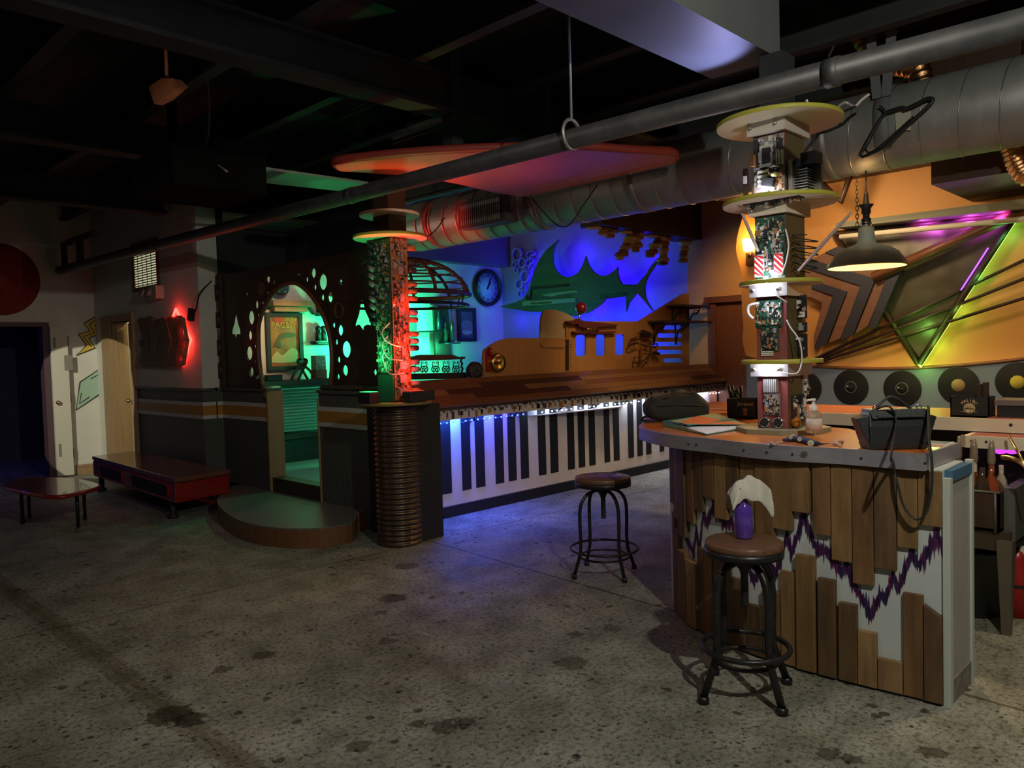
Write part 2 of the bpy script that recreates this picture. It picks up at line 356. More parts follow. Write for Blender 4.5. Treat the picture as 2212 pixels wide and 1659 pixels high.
# ---- booth room: clock wall, back wall, soffits, raised floor
b = MB(); b.bx((XC+.2, YC, 0), (XB, YC+.12, CEIL)); struct(b, 'wall_clock', M['white'])
M['backw'] = mat('white_paint_blue_tint', (.36,.34,.60), .6)  # white paint tinted blue, LED glow put into the colour
ys = oX(1487, 700, XB).y
b = MB(); b.bx((XB, ys, 0), (XB+.12, YC+.12, CEIL), 0); b.bx((XB, 2.0, 0), (XB+.12, ys, CEIL), 1); struct(b, 'wall_back', [M['backw'], M['orange']])
b = MB(); b.bx((XP+.15, 9.12, 2.92), (XB, YC, 3.74)); struct(b, 'trim_%d' % k, mat('violet_soffit_paint', (.16,.15,.2), .6)); k += 1
b = MB(); b.bx((7.15, 5.52, 2.93), (XB, 5.85, 3.74)); struct(b, 'trim_%d' % k, M['brown']); k += 1
M['lino'] = mat('booth_floor_vinyl', (.30,.32,.30), .35, c2=(.25,.27,.25), scale=5)
b = MB(); b.bx((XP+.0, 5.7, 0), (XB-.01, YC-.01, .16)); struct(b, 'floor_booth', M['lino'])
# ---- orange records wall with the wavy cut end
wav = [(1612,405),(1609,440),(1604,469),(1594,505),(1590,540),(1597,570),(1604,600),(1602,640),(1603,670),(1606,706),(1604,735),(1612,771)]
wv = sp2(wX(wav, XR), 4)
top, trimline = 2.92, [(1612,771),(1680,783),(1760,791),(1858,795.5),(1956,795.5),(2086,788),(2212,775),(2400,750)]
tl = sp2(wX(trimline, XR), 5); yend = -3.0
b = MB(); b.plate([(wv[0][0], CEIL)]+wv+tl[1:]+[(yend, tl[-1][1]), (yend, CEIL)], [], frameX(XR+.06), .12, 0)
b.plate([(tl[0][0], 0)]+tl+[(yend, tl[-1][1]), (yend, 0)], [], frameX(XR+.06), .12, 1)
struct(b, 'wall_right', [M['orange'], M['greyx']])
b = MB(); b.tube([(XR-.005, y, z) for y, z in tl], .014, 0, 6); struct(b, 'trim_%d' % k, M['brownred']); k += 1
b = MB(); b.bx((XR-.5, 0, 2.92), (XR, 3.9, 3.2)); struct(b, 'trim_%d' % k, M['brown']); k += 1
b = MB(); q = oX(2100, 436, XR); b.bx((5.98, 1.2, q.z), (XR, q.y, 3.74)); struct(b, 'trim_%d' % k, M['brown']); k += 1
# ---- door at the end of the counter
d2 = bpy.data.objects.new('door_2', None); COL.objects.link(d2); y0, y1 = oX(1540, 800, XB).y, oX(1605, 800, XB).y-.35; d2.location = (XB, y1, 0); WL['door_2'] = d2.location.copy(); d2['kind'] = 'structure'
zt = oX(1548, 655, XB).z
b = MB(); b.bx((XB-.05, y1+.08, 0), (XB-.005, y0-.1, zt-.02)); b.build('door_leaf', M['brownred'], d2)
b = MB(); b.bx((XB-.09, y0-.1, 0), (XB-.002, y0, zt)); b.bx((XB-.09, y1, 0), (XB-.002, y1+.08, zt)); b.bx((XB-.12, y1-.05, zt), (XB-.002, y0+.05, zt+.08)); b.build('door_frame', M['brownred'], d2)
# ---- piano wall
b = MB(); b.bx((4.08, YP, 0), (XB-.01, YP+.12, 1.10), 0); b.bx((4.08, YP-.03, 0), (XB-.01, YP, .10), 1)
keys = [(130,200),(240,308),(383,445),(480,543),(617,675),(708,763),(795,850),(920,972),(1003,1057),(1125,1172),(1200,1245),(1275,1318),(1382,1420),(1447,1487),(1550,1588),(1613,1650),(1675,1710),(1770,1800),(1850,1882),(1912,1942),(1970,1998)]
zb = oY(932, 1073, YP).z
for a, c in keys:
    ym = 955-(a-170)*.2064-150
    xa, xc = oY(880+a/3.253, 780+ym/3.253, YP).x, oY(880+c/3.253, 780+ym/3.253, YP).x
    b.bx((xa, YP-.006, zb), (xc, YP+.01, 1.09), 1)
M['pianow'] = mat('white_key_paint', (.80,.74,.73), .55, c2=(.73,.67,.66), scale=6, bump=.06)
struct(b, 'wall_piano', [M['pianow'], mat('black_key_paint', (.008,.010,.014), .6)])
# ================================================================== PIANO COUNTER
YF = 5.16; zf = oY(1008, 877, YF).z; zt_ = oY(1200, 808, YP+.05).z
pc = thing('long_bar_counter', 'long counter of striped wood planks above the black and white piano key wall', 'counter', (6.8, YP, zf))
b = MB(); xa, xz = 3.95, XB-.02; dv = Vector((0, YP+.05-YF, zt_-zf)); nv = Vector((0, -dv.z, dv.y)).normalized()
rows = 5; rr = random.Random(3)
for r in range(rows):
    x = xa - rr.uniform(0, .8)
    while x < xz:
        x2 = x + rr.uniform(.9, 1.7); lo = max(x, xa); hi = min(x2, xz)
        if hi > lo+.02:
            p0 = Vector((0, YF, zf)) + dv*(r/rows); p1 = Vector((0, YF, zf)) + dv*((r+.97)/rows); t = nv*.02
            b.hexa([(lo, p0.y, p0.z), (hi-.004, p0.y, p0.z), (hi-.004, p1.y, p1.z), (lo, p1.y, p1.z)],
                   [(lo, p0.y+t.y, p0.z+t.z), (hi-.004, p0.y+t.y, p0.z+t.z), (hi-.004, p1.y+t.y, p1.z+t.z), (lo, p1.y+t.y, p1.z+t.z)], rr.choice((0,0,1,1,2)))
        x = x2
b.build('plank_top', [M['oak1'], M['oak2'], M['oak3']], pc)
b = MB(); b.bx((xa, YF+.02, zf-.02), (xz, YP+.13, zf)); b.bx((xa, YP+.05, zf), (xz, YP+.13, zt_)); b.build('counter_box', M['oak3'], pc)
for i, px in enumerate((895, 1010, 1100, 1195, 1278, 1340, 1470)):
    X = oY(px, 880, YP).x; b = MB(); b.hexa([(X, YP, zf-.02), (X+.05, YP, zf-.02), (X+.05, YF+.03, zf-.02), (X, YF+.03, zf-.02)], [(X, YP, zf-.17), (X+.05, YP, zf-.17), (X+.05, YP-.03, zf-.17), (X, YP-.03, zf-.17)])
    b.build('bracket', M['black'], pc)
# jagged white circuit board valance hung under the front, with LEDs behind it
b = MB(); yv = YF+.06; z0 = zf-.02; rr = random.Random(11)
out = [(xa+.1, z0)]; x = xa+.1; tp = []
while x < xz-.02:
    for wdt, dep in ((.055, .115), (.022, .135), (.06, .115), (.02, .100), (.05, .118)):
        dd = dep + rr.choice((-.008, 0, 0, .008)); tp += [(x, z0-dd), (min(x+wdt, xz), z0-dd)]; x += wdt
out = [(xa+.1, z0)] + tp + [(xz, z0)]
b.plate(out, [], frameY(yv), .006, 0)
x = xa+.13
while x < xz-.05:
    for q in range(2):
        b.bx((x+rr.uniform(0,.06), yv-.006, z0-rr.uniform(.03,.09)), (x+.012+rr.uniform(0,.07), yv-.003, z0-.025), rr.choice((1,2)))
    b.bx((x, yv-.012, z0-.028), (x+.014, yv-.003, z0-.012), 1); x += .085
b.build('circuit_valance', [mat('white_circuit_valance', (.60,.55,.52), .5), mat('valance_chip', (.08,.06,.06), .5), M['compr']], pc)
LEDB = glow('blue_led', (.06,.15,1), 5); LEDW = glow('white_led', (.75,.85,1), 5); LEDP = glow('pink_led', (1,.55,.75), 10)
for nm, x0, x1, m in (('blue_led_strip', oY(905,880,YP).x, oY(1110,880,YP).x, LEDB), ('white_led_strip', oY(1140,880,YP).x, XB-.1, LEDW)):
    b = MB(); x = x0
    while x < x1: b.bx((x, YF+.066, z0-.125), (x+.013, YF+.074, z0-.113)); x += .075
    b.build(nm, m, pc)
for px, cl, pw in ((915,(.03,.06,1),2.2),(955,(.04,.16,1),2.6),(1000,(.03,.08,1),2.2),(1045,(.03,.06,1),2.0),(1090,(.06,.05,1),1.2),(1180,(.55,.75,1),3.2),(1250,(.6,.75,1),3.2),(1310,(.6,.85,1),3.6),(1365,(.75,.85,1),4.2),(1410,(.75,.8,1),4.5),(1450,(.7,.7,1),4.5),(1490,(.75,.75,1),4),(1525,(.75,.75,1),3)):
    X = oY(px, 900, YP).x; light('AREA', (X, YP-.07, z0-.03), cl, pw*(2.4 if cl[0] < .1 else .42), .28, (X, YP-.02, 0), .05)
b = MB(); X0, X1 = oY(1140, 890, YP).x, oY(1345, 880, YP).x; b.hexa([(X0, YP, zf-.19), ((X0+X1)/2+.35, YF-.05, zf-.17), (X1, YP, zf-.19), (X1-.01, YP, zf-.19)], [(X0, YP, zf-.18), ((X0+X1)/2+.35, YF-.05, zf-.16), (X1, YP, zf-.18), (X1-.01, YP, zf-.18)])
b.build('hanging_shelf_board', mat('lilac_board', (.5,.42,.46), .5), pc)
# ================================================================== SPACESHIP PANEL
C6 = lambda P: [(1000+x/3.95, 450+y/3.95) for x, y in P]
YS = 5.60
shp = thing('spaceship_panel', 'plywood spaceship silhouette with lit windows and a raised tail standing on the long counter', 'wall art', (7.2, YS, zt_))
rects = [rrect(957,1080,1045,1262,22), rrect(1130,1078,1212,1258,20), rrect(1294,1075,1372,1250,20)] + [rrect(x0, y0, 1868, y0+37, 14) for x0, y0 in ((1703,998),(1655,1067),(1605,1140),(1655,1207),(1705,1279))]
b = MB(); b.plate(wY(C6([(870,1430),(875,965),(1490,965),(1875,728),(1925,728),(1925,1370)]), YS), [wY(C6(r), YS) for r in rects], frameY(YS), .022); b.build('hull', M['ship'], shp)
b = MB(); b.plate(wY(C6(sp2([(180,1460),(168,1400),(170,1230),(200,1190),(260,1150),(330,1120),(400,1108)], 3)+[(878,1108),(870,1432)]), YS-.03), [], frameY(YS-.03), .022); b.build('nose', M['ship'], shp)
b = MB(); b.plate(wY(C6(sp2([(655,1112),(660,970),(675,895),(700,868),(760,865),(830,880),(890,905),(950,940),(990,962)], 3)+[(880,968),(875,1112)]), YS+.02), [], frameY(YS+.02), .022); b.build('cockpit', M['shipw'], shp)
b = MB(); p = wY(C6(rrect(660,1128,870,1188,29)), YS-.05); b.plate(p, [], frameY(YS-.05), .025); b.build('pill_block', M['ship'], shp)
b = MB(); b.plate(wY(C6([(872,1120),(893,1120),(893,1385),(872,1385)]), YS-.04), [], frameY(YS-.045), .03)
for i in range(10):
    q = wY(C6([(882,1140+i*24)]), YS)[0]; b.ball((q[0], YS-.065, q[1]), .008, 1, 8)
b.build('riveted_strip', [M['brown'], M['brass']], shp)
b = MB(); p = wY(C6([(980,985),(920,990),(905,978),(885,978),(885,962),(960,955),(985,940),(1020,962),(1080,966),(1320,990),(1310,1002),(1170,1008),(1080,1030),(980,1010)]), YS-.05); b.plate(p, [], frameY(YS-.04), .05)
b.plate(wY(C6([(940,1052),(1290,1048),(1305,1058),(1280,1066),(1160,1072),(950,1066)]), YS-.05), [], frameY(YS-.04), .05); b.build('red_fin', mat('dark_red_fin', (.13,.03,.03), .35), shp)
b = MB(); q = oY(*C6([(1100,1036)])[0], YS-.06); b.tube([q+Vector((-.1,0,0)), q+Vector((.1,0,0))], .027, 0, 12); b.tube([q+Vector((-.11,0,0)), q+Vector((-.06,0,0))], .034, 0, 12); b.build('turbine_tube', M['brass'], shp)
b = MB(); q = oY(*C6([(285,1318)])[0], YS-.06); Ry = Matrix.Rotation(math.radians(90), 3, 'X')
b.lathe([(.0,.02),(.05,.03),(.085,.05),(.095,.03),(.1,0)], q, 0, 24, Ry); b.ball(q+Vector((-.02,-.05,.02)), .04, 1, 12); b.build('headlamp', [M['brass'], M['copper']], shp)
b = MB(); b.plate(wY(C6([(195,1215),(235,1200),(248,1390),(198,1395)]), YS-.05), [], frameY(YS-.05), .03); q = oY(*C6([(228,1222)])[0], YS-.07); b.ball(q, .035, 0, 12, (.7,1,1.3)); b.build('red_bracket', M['red'], shp)
b = MB(); rr = random.Random(5)
C = lambda x, y, d=0: oY(*C6([(x, y)])[0], YS-.05-d)
for P in ([(1420,1120),(1480,1100),(1500,1060),(1590,1070),(1630,1090),(1560,1110),(1480,1120),(1425,1140),(1420,1165),(1500,1150)],[(1520,1150),(1560,1180),(1600,1180),(1590,1240),(1540,1300),(1470,1320),(1460,1270)],[(1600,1160),(1655,1155),(1650,1180),(1610,1178)],[(1560,1120),(1580,1180),(1530,1210),(1510,1300)],[(1600,1180),(1610,1250),(1640,1262)]):
    b.tube(smooth_poly([C(x, y, rr.uniform(.0,.06)) for x, y in P], 4), .008, 0, 6)
for cx, cy, r in ((1480,1290,.05),(1520,1310,.045),(1570,1300,.05),(1450,1140,.05)):
    q = C(cx, cy, .02); b.tube([q+Vector((r*math.cos(a*.4), 0, r*.6*math.sin(a*.4))) for a in range(16)], .004, 0, 5, True)
b.box(C(1560,1070,.03), (.17,.04,.06), 1, Matrix.Rotation(.2, 3, 'Y')); b.box(C(1650,1238,.03), (.12,.03,.035), 1, Matrix.Rotation(.15, 3, 'Y')); b.box(C(1520,1230,.02), (.025,.025,.15), 2)
b.build('gear_sculpture', [mat('rusty_metal', (.13,.06,.03), .45, .6), M['black'], M['brass']], shp)
js = thing('joystick_knob', 'glossy red ball knob on a steel stem above the plywood spaceship', 'knob', C(990, 985, -.02))
b = MB(); b.tube([C(990,985,-.02), C(994,880,-.02)], .012, 0, 10); b.lathe([(.03,0),(.02,.02),(.012,.05)], C(990,985,-.02), 0, 12); b.build('stem', M['chrome'], js)
b = MB(); b.ball(C(1008,850,-.02), .065, 0, 20); b.build('ball', mat('glossy_red_ball', (.2,.01,.008), .12, coat=1), js)
def scroll_shelf(x0, x1, y, dz, label):
    X = XB-.02; xa_, xb_ = oY(*C6([(x0, y)])[0], YS-.1).x, oY(*C6([(x1, y)])[0], YS-.1).x
    z = oY(*C6([((x0+x1)/2, y)])[0], YS-.1).z
    t = thing('bracket_shelf', label, 'shelf', (xb_-.2, YS-.1, z-.2), 'bracket shelves')
    b = MB(); b.bx((xa_, YS-.26, z-.025), (min(xb_, XB-.02), YS-.012, z)); b.build('board', M['brown'], t)
    for xx in (xa_+.12, xa_+.62 if xb_-xa_ > .75 else xa_+.5):
        b = MB(); b.tube([(xx, YS-.015, z-.02), (xx, YS-.015, z-dz)], .012, 0, 6); b.tube([(xx, YS-.02, z-.03), (xx, YS-.2, z-.03)], .01, 0, 6)
        b.tube(smooth_poly([(xx, YS-.19, z-.04), (xx, YS-.16, z-.09), (xx, YS-.09, z-.1), (xx, YS-.05, z-.16), (xx, YS-.02, z-dz)], 4), .009, 0, 6)
        b.tube([(xx, YS-.13+.03*math.cos(a*.45), z-.085+.03*math.sin(a*.45)) for a in range(13)], .006, 0, 5); b.build('scroll_bracket', M['blackm'], t)
scroll_shelf(1790, 2020, 830, .24, 'upper and shorter wall shelf on black scroll brackets beside the spaceship tail')
scroll_shelf(1625, 2050, 962, .30, 'lower and longer wall shelf on black scroll brackets above the spaceship slots')
# ================================================================== SAILFISH AND RINGS ON THE BLUE LIT WALL
XF = XB-.36
fs = thing('sailfish_cutout', 'large green wooden sailfish cutout mounted on the blue lit wall', 'wall art', (XF, 7.8, 1.9))
body = [(325,838),(470,795),(520,770),(560,710),(590,620),(620,520),(660,430),(720,350),(825,265),(785,330),(770,400),(775,470),(800,530),(840,570),(890,588),(940,580),(990,545),(1025,490),(1045,430),(1052,408),(1060,440),(1080,490),(1110,535),(1150,565),(1200,577),(1250,565),(1290,535),(1318,510),(1325,500),(1325,560),(1340,610),(1365,648),(1485,650),(1490,722),(1450,770),(1420,810),(1398,880),(1395,752),(1225,772),(1190,815),(1130,860),(1060,895),(960,920),(880,918),(780,905),(680,886),(590,884),(480,868),(325,842)]
M['fish'] = wood('green_stained_wood', (.05,.15,.06), (.035,.10,.045), 'y', .5, 5); M['fish2'] = mat('green_plastic_strip', (.16,.36,.20), .5); M['fish3'] = mat('dark_green_plank', (.03,.07,.035), .5)
b = MB(); b.plate(wX(C6(body), XF), [], frameX(XF), .03); b.build('body', M['fish'], fs)
b = MB(); b.plate(wX(C6([(515,795),(965,765),(965,800),(510,835)]), XF-.02), [wX(C6(rrect(x, y, x+60, y+14, 6)), XF-.02) for x, y in ((585,804),(650,801),(705,795))], frameX(XF-.025), .02); b.plate(wX(C6([(665,737),(830,715),(980,700),(985,712),(860,730),(760,752),(710,748)]), XF-.02), [], frameX(XF-.02), .02); b.build('pale_strip', M['fish2'], fs)
b = MB(); b.plate(wX(C6([(590,745),(910,735),(910,765),(580,790)]), XF-.02), [], frameX(XF-.018), .012); b.build('dark_plank', M['fish3'], fs); b = MB(); b.plate(wX(C6([(585,662),(780,645),(905,655),(780,662),(590,672)]), XF-.02), [], frameX(XF-.02), .02)
b.build('dark_plank', M['fish3'], fs); b = MB(); b.plate(wX(C6([(1165,742),(1400,728),(1395,752),(1225,772),(1165,780)]), XF-.02), [], frameX(XF-.018), .012); b.build('dark_plank', M['fish3'], fs); b = MB(); b.plate(wX(C6([(1360,650),(1485,650),(1485,668),(1365,672)]), XF-.02), [], frameX(XF-.02), .02); b.build('dark_plank', M['fish3'], fs)
b = MB(); b.tube(smooth_poly([oX(*p, XF-.03) for p in C6([(570,780),(580,700),(600,685),(700,678),(900,655)])], 4), .016, 0, 6); b.build('gill_strip', M['brown'], fs)
b = MB(); b.ball(oX(*C6([(548,762)])[0], XF-.02), .035, 0, 12, (.5,1,1)); b.build('eye', M['black'], fs)
for px_, py_ in ((700,600),(1000,690),(1300,690)):
    q = oX(*C6([(px_, py_)])[0], XF); b = MB(); b.tube([(XF+.01, q.y, q.z), (XB, q.y, q.z)], .012, 0, 6); b.build('standoff', M['blackm'], fs)
tail = sp2([(1480,660),(1530,600),(1570,560),(1600,505),(1640,455),(1668,432)], 3)+sp2([(1676,440),(1625,520),(1580,590),(1557,660),(1560,740),(1580,800),(1628,878)], 3)+sp2([(1600,852),(1550,790),(1490,725)], 3)
b = MB(); b.plate(wX(C6(tail), XF-.03), [], frameX(XF-.03), .025); b.build('tail_fin', mat('orange_lit_fin', (.13,.09,.05), .5), fs)  # fin browner than the body, orange light put into its colour
rg = thing('ring_cluster', 'cluster of overlapping blue-lit pipe rings beside the sailfish snout', 'wall art', (XB-.05, 9.0, 2.3))
for cx, cy, r in ((482,392,62),(590,395,32),(527,465,48),(460,480,26),(475,528,24),(580,465,32),(600,515,22),(548,582,56),(500,648,46),(545,680,22),(510,730,27),(622,382,22),(610,445,26),(590,555,26)):
    c = oX(*C6([(cx, cy)])[0], XB-.02); R = abs(oX(*C6([(cx, cy-r)])[0], XB-.02).z-c.z); b = MB()
    b.lathe([(R*.74,-.012),(R,-.012),(R,.05),(R*.74,.05),(R*.74,-.012)], Vector((XB-.05, min(c.y, YC-R-.01), c.z)), 0, 24, Matrix.Rotation(math.radians(-90), 3, 'Y')); b.build('pipe_ring', M['backw'], rg)
# stacked wooden discs hanging from the bulkhead
CD = lambda P: [(1220+x/7.373, 460+y/7.373) for x, y in P]
stk = [((605,225),(610,345),5,'short stack of wood discs under the bulkhead, farthest left beside the duct'),((745,265),(720,375),4,'short stack of wood discs, second from the duct'),((1090,285),(880,715),9,'long slanting stack of wood discs above the middle of the sailfish'),((1160,340),(1125,585),5,'stubby stack of dark wood discs just right of the long slanting stack'),((1515,360),(1360,675),7,'slanting stack of wood discs left of the tail fin tip'),((1590,410),(1560,800),9,'long stack of wood discs right above the tail fin tip'),((1915,440),(1875,765),8,'straight stack of wood discs nearest the orange wall')]
dm = [wood('disc_wood_brown', (.30,.12,.04), (.36,.15,.05), 'x', .5), mat('disc_wood_pale', (.55,.38,.20), .5), mat('disc_wood_dark', (.15,.06,.025), .5)]
rr = random.Random(9)
for (ax, ay), (bx_, by), n, lab in stk:
    a = oY(*CD([(ax, ay)])[0], 5.68); a.z = 2.93; c = oY(*CD([(bx_, by)])[0], 5.68); t = thing('wood_disc_stack', lab, 'hanging ornament', c, 'hanging stacks of wooden discs')
    for i in range(n):
        f = i/(n-1); q = a.lerp(c, f); r = rr.choice((.055,.07,.05,.085,.06)) if i not in (0,) else .085
        h = (a.z-c.z)/(n-1)*.5+.004
        if i == 0: q.z -= h
        b = MB(); b.lathe([(0,-h),(r*.85,-h),(r,-h*.5),(r,h*.5),(r*.85,h),(0,h)], q, 0, 20); b.build('disc', dm[rr.choice((0,1,0,2,1))], t)
for x, y in ((470,268),(970,325),(1375,392)):
    q = oY(*CD([(x, y)])[0], 5.70); q.z = 2.93; b = MB(); b.lathe([(0,-.03),(.075,-.03),(.09,-.015),(.08,0),(0,0)], q, 0, 20)
    tag(b.build('wood_disc', dm[1]), {470: 'single pale wood disc on the bulkhead nearest the duct', 970: 'single pale wood disc left of the long slanting stack', 1375: 'single pale wood disc nearest the tail fin'}[x], 'hanging ornament', 'single pale discs under the bulkhead')
# ================================================================== CLOCK, PICTURE, SHELVES, BENCH, LAMP SHADE IN THE BOOTH
c = oY(*C6([(210,678)])[0], YC-.03); R = 40.5*(c-CAM).dot(FW)/FPX
ck = thing('wall_clock', 'large round wall clock with black rim and roman numerals', 'clock', c)
RY = Matrix.Rotation(math.radians(90), 3, 'X')
b = MB(); b.lathe([(R*.76,.0),(R*.78,.05),(R*.86,.085),(R*.97,.06),(R,0)], c+Vector((0,.025,0)), 0, 40, RY); b.build('rim', mat('black_clock_rim', (.02,.018,.018), .35), ck)
b = MB(); b.lathe([(0,.02),(R*.8,.02),(R*.8,0)], c+Vector((0,.02,0)), 0, 40, RY); face_ = b.build('face', mat('clock_face', (.55,.5,.55), .5), ck)
b = MB()
for i, s in enumerate(('XII','I','II','III','IV','V','VI','VII','VIII','IX','X','XI')):
    a = math.radians(90-30*i); Mt = Matrix.Translation(c+Vector((R*.62*math.cos(a), -.004, R*.62*math.sin(a)))) @ Matrix.Rotation(math.radians(-30*i), 4, (0,-1,0)) @ Matrix.Rotation(math.radians(90), 4, 'X')
    b.text(s, R*.22, Mt, 0, .001)
b.build('numerals', M['black'], face_)
b = MB()
for ang, ln, wd in ((67, .55, .010), (60, .36, .014)):
    a = math.radians(ang); b.tube([c+Vector((-.1*R*math.cos(a), -.012, -.1*R*math.sin(a))), c+Vector((R*ln*math.cos(a), -.012, R*ln*math.sin(a)))], wd, 0, 6)
b.build('hands', M['black'], face_)
C5 = lambda P: [(740+x/3.6875, 430+y/3.6875) for x, y in P]
def oY5(x, y, Y): return oY(*C5([(x, y)])[0], Y)
def picture(name, lab, pxs, Y, mats, draw):
    p = [oY5(x, y, Y) for x, y in pxs]; x0, x1 = min(q.x for q in p), max(q.x for q in p); z0_, z1_ = min(q.z for q in p), max(q.z for q in p)
    t = thing(name, lab, 'picture', ((x0+x1)/2, YC-.02, z0_))
    f = .06; b = MB(); b.bx((x0, YC-.04, z0_), (x0+f, YC, z1_)); b.bx((x1-f, YC-.04, z0_), (x1, YC, z1_)); b.bx((x0+f, YC-.04, z0_), (x1-f, YC, z0_+f)); b.bx((x0+f, YC-.04, z1_-f), (x1-f, YC, z1_)); b.build('frame', mats[0], t)
    b = MB(); b.bx((x0+f, YC-.02, z0_+f), (x1-f, YC, z1_-f)); b.build('print', mats[1], t); return t, x0+f, x1-f, z0_+f, z1_-f
t, x0, x1, z0_, z1_ = picture('framed_portrait', 'dark framed monochrome portrait print below the clock', [(915,865),(1068,1135)], YC-.03, [M['black'], mat('portrait_mount', (.10,.09,.12), .4)], None)
b = MB(); b.bx((x0+.06, YC-.024, z0_+.06), (x1-.06, YC-.02, z1_-.08), 0); cx = (x0+x1)/2
b.ball((cx, YC-.022, z1_-.22), .09, 1, 14, (1,.05,1.25)); b.ball((cx, YC-.022, z0_+.17), .15, 1, 14, (1,.05,.9)); b.ball((cx, YC-.021, z1_-.2), .13, 2, 14, (1,.04,1.2)); b.ball((cx, YC-.026, z0_+.09), .12, 3, 14, (1,.05,.3))
b.build('portrait', [mat('portrait_ground', (.05,.045,.06), .5), mat('portrait_skin_tone', (.19,.17,.21), .5), mat('portrait_hair_tone', (.1,.09,.11), .5), mat('portrait_pale_tone', (.42,.4,.46), .5)], t)
# white glowing board, dark plank with shelves
wb = thing('backlit_board', 'pale rounded board glowing teal beside the tall dark plank', 'panel', oY5(620, 1240, YC-.04))
b = MB(); b.plate(wY(C5(rrect(480,818,735,1250,30)), YC-.03), [], frameY(YC-.04), .02); b.build('board', mat('pale_gloss_board', (.75,.75,.72), .35), wb)
b = MB(); b.plate(wY(C5(rrect(500,888,585,1180,14)), YC-.05), [], frameY(YC-.06), .02); b.build('grey_plate', mat('mauve_plate', (.12,.11,.14), .5), wb)
pl = thing('plank_shelf', 'tall dark plank with small shelves of bottles beside the teal glow', 'shelf', oY5(800, 1240, YC-.13))
b = MB(); b.plate(wY(C5([(720,850),(832,850),(865,1240),(735,1245)]), YC-.13), [], frameY(YC-.13), .04); b.build('plank', M['brown'], pl)
for x0, x1, y in ((630,780,1050),(785,905,1145),(720,925,855)):
    b = MB(); p0, p1 = oY5(x0, y, YC-.2), oY5(x1, y, YC-.2); b.bx((p0.x, YC-.3, p0.z-.02), (p1.x, YC-.11, p0.z)); b.build('shelf_board', M['black'], pl)
BOT = [(0,0),(.03,0),(.032,.01),(.032,.13),(.03,.15),(.012,.19),(.011,.25),(.013,.255),(0,.26)]
for i, (x, y, h, lab) in enumerate(((768,1045,1.1,'slim dark bottle on the small shelf crossing the plank'),(822,1140,1.15,'dark bottle at the left end of the lower plank shelf'),(875,1140,1.9,'tall green lit flower vase on the lower plank shelf'))):
    q = oY5(x, y, YC-.2); b = MB(); b.lathe([(r, z*h) for r, z in BOT], (q.x, YC-.2, q.z+.005), 0, 14)
    if i == 2:
        for s in range(5): b.tube([(q.x, YC-.2, q.z+.4), (q.x+rr.uniform(-.06,.06), YC-.2, q.z+rr.uniform(.6,.85))], .006, 0, 5)
    tag(b.build('bottle', mat('dark_bottle_glass', (.03,.05,.04), .15)), lab, 'bottle')
# carved bench back with iron scrolls
bb = thing('settle_back', 'carved wooden settle back with iron scrollwork under the teal board', 'bench', oY5(760, 1400, YC-.8))
YB = 6.6
top = [(500,1255),(560,1262),(590,1245),(620,1240),(860,1240),(880,1245),(925,1262),(965,1255),(965,1275),(500,1292)]
b = MB(); b.plate(wY(C5(top), YB), [], frameY(YB), .05); b.build('top_rail', M['brownred'], bb)
b = MB(); b.plate(wY(C5([(480,1393),(960,1380),(975,1382),(990,1430),(480,1440)]), YB), [], frameY(YB), .06); b.build('lower_rail', M['brown'], bb)
b = MB(); p0, p1 = oY5(945, 1275, YB), oY5(955, 1385, YB); b.tube([p0.lerp(p1, i/12)+Vector((.008*math.cos(i*1.4), .008*math.sin(i*1.4), 0)) for i in range(13)], .012, 0, 6); b.build('twisted_post', M['blackm'], bb)
for xx_ in (490, 965):
    p0 = oY5(xx_, 1400, YB); b = MB(); b.bx((p0.x-.04, YB-.03, .16), (p0.x+.04, YB+.03, p0.z)); b.build('leg', M['brown'], bb)
b = MB()
for x in (560, 650, 740, 825, 905):
    for sgn in (-1, 1):
        pts = []
        for i in range(22):
            a = i*.42; r = 4+i*1.3; pts.append(oY5(x+sgn*(12+ r*math.cos(a)*.75), 1358-r*math.sin(a), YB))
        b.tube(pts, .006, 0, 5)
        b.tube([oY5(x+sgn*12, 1385, YB)]+[oY5(x+sgn*(16+8*math.cos(i*.5)), 1305-9*math.sin(i*.5), YB) for i in range(9)], .005, 0, 5)
b.build('iron_scrolls', M['blackm'], bb)
sp = thing('desk_fan', 'small round black fan standing at the left of the spaceship nose', 'fan', oY5(1040, 1425, 5.50))
q = oY5(1045, 1368, 5.50); b = MB(); b.lathe([(0,.06),(.06,.055),(.085,.03),(.09,0),(.06,-.05),(0,-.07)], q, 0, 24, RY); b.build('housing', M['black'], sp)
b = MB()
for i in range(10): a = i*math.pi/5; b.tube([q+Vector((.01*math.cos(a), -.065, .01*math.sin(a))), q+Vector((.075*math.cos(a), -.05, .075*math.sin(a)))], .004, 0, 5)
b.tube([q+Vector((.08*math.cos(a*.3), -.045, .08*math.sin(a*.3))) for a in range(21)], .005, 0, 5, True); b.build('grille', mat('grey_grille', (.1,.1,.11), .4, .5), sp)
b = MB(); z_ = zt_; b.tube([q+Vector((0,.01,-.05)), Vector((q.x, q.y+.01, z_+.01))], .014, 0, 8); b.lathe([(0,0),(.05,0),(.045,.015),(0,.02)], (q.x, q.y+.005, z_), 0, 16); b.build('stand', M['blackm'], sp)
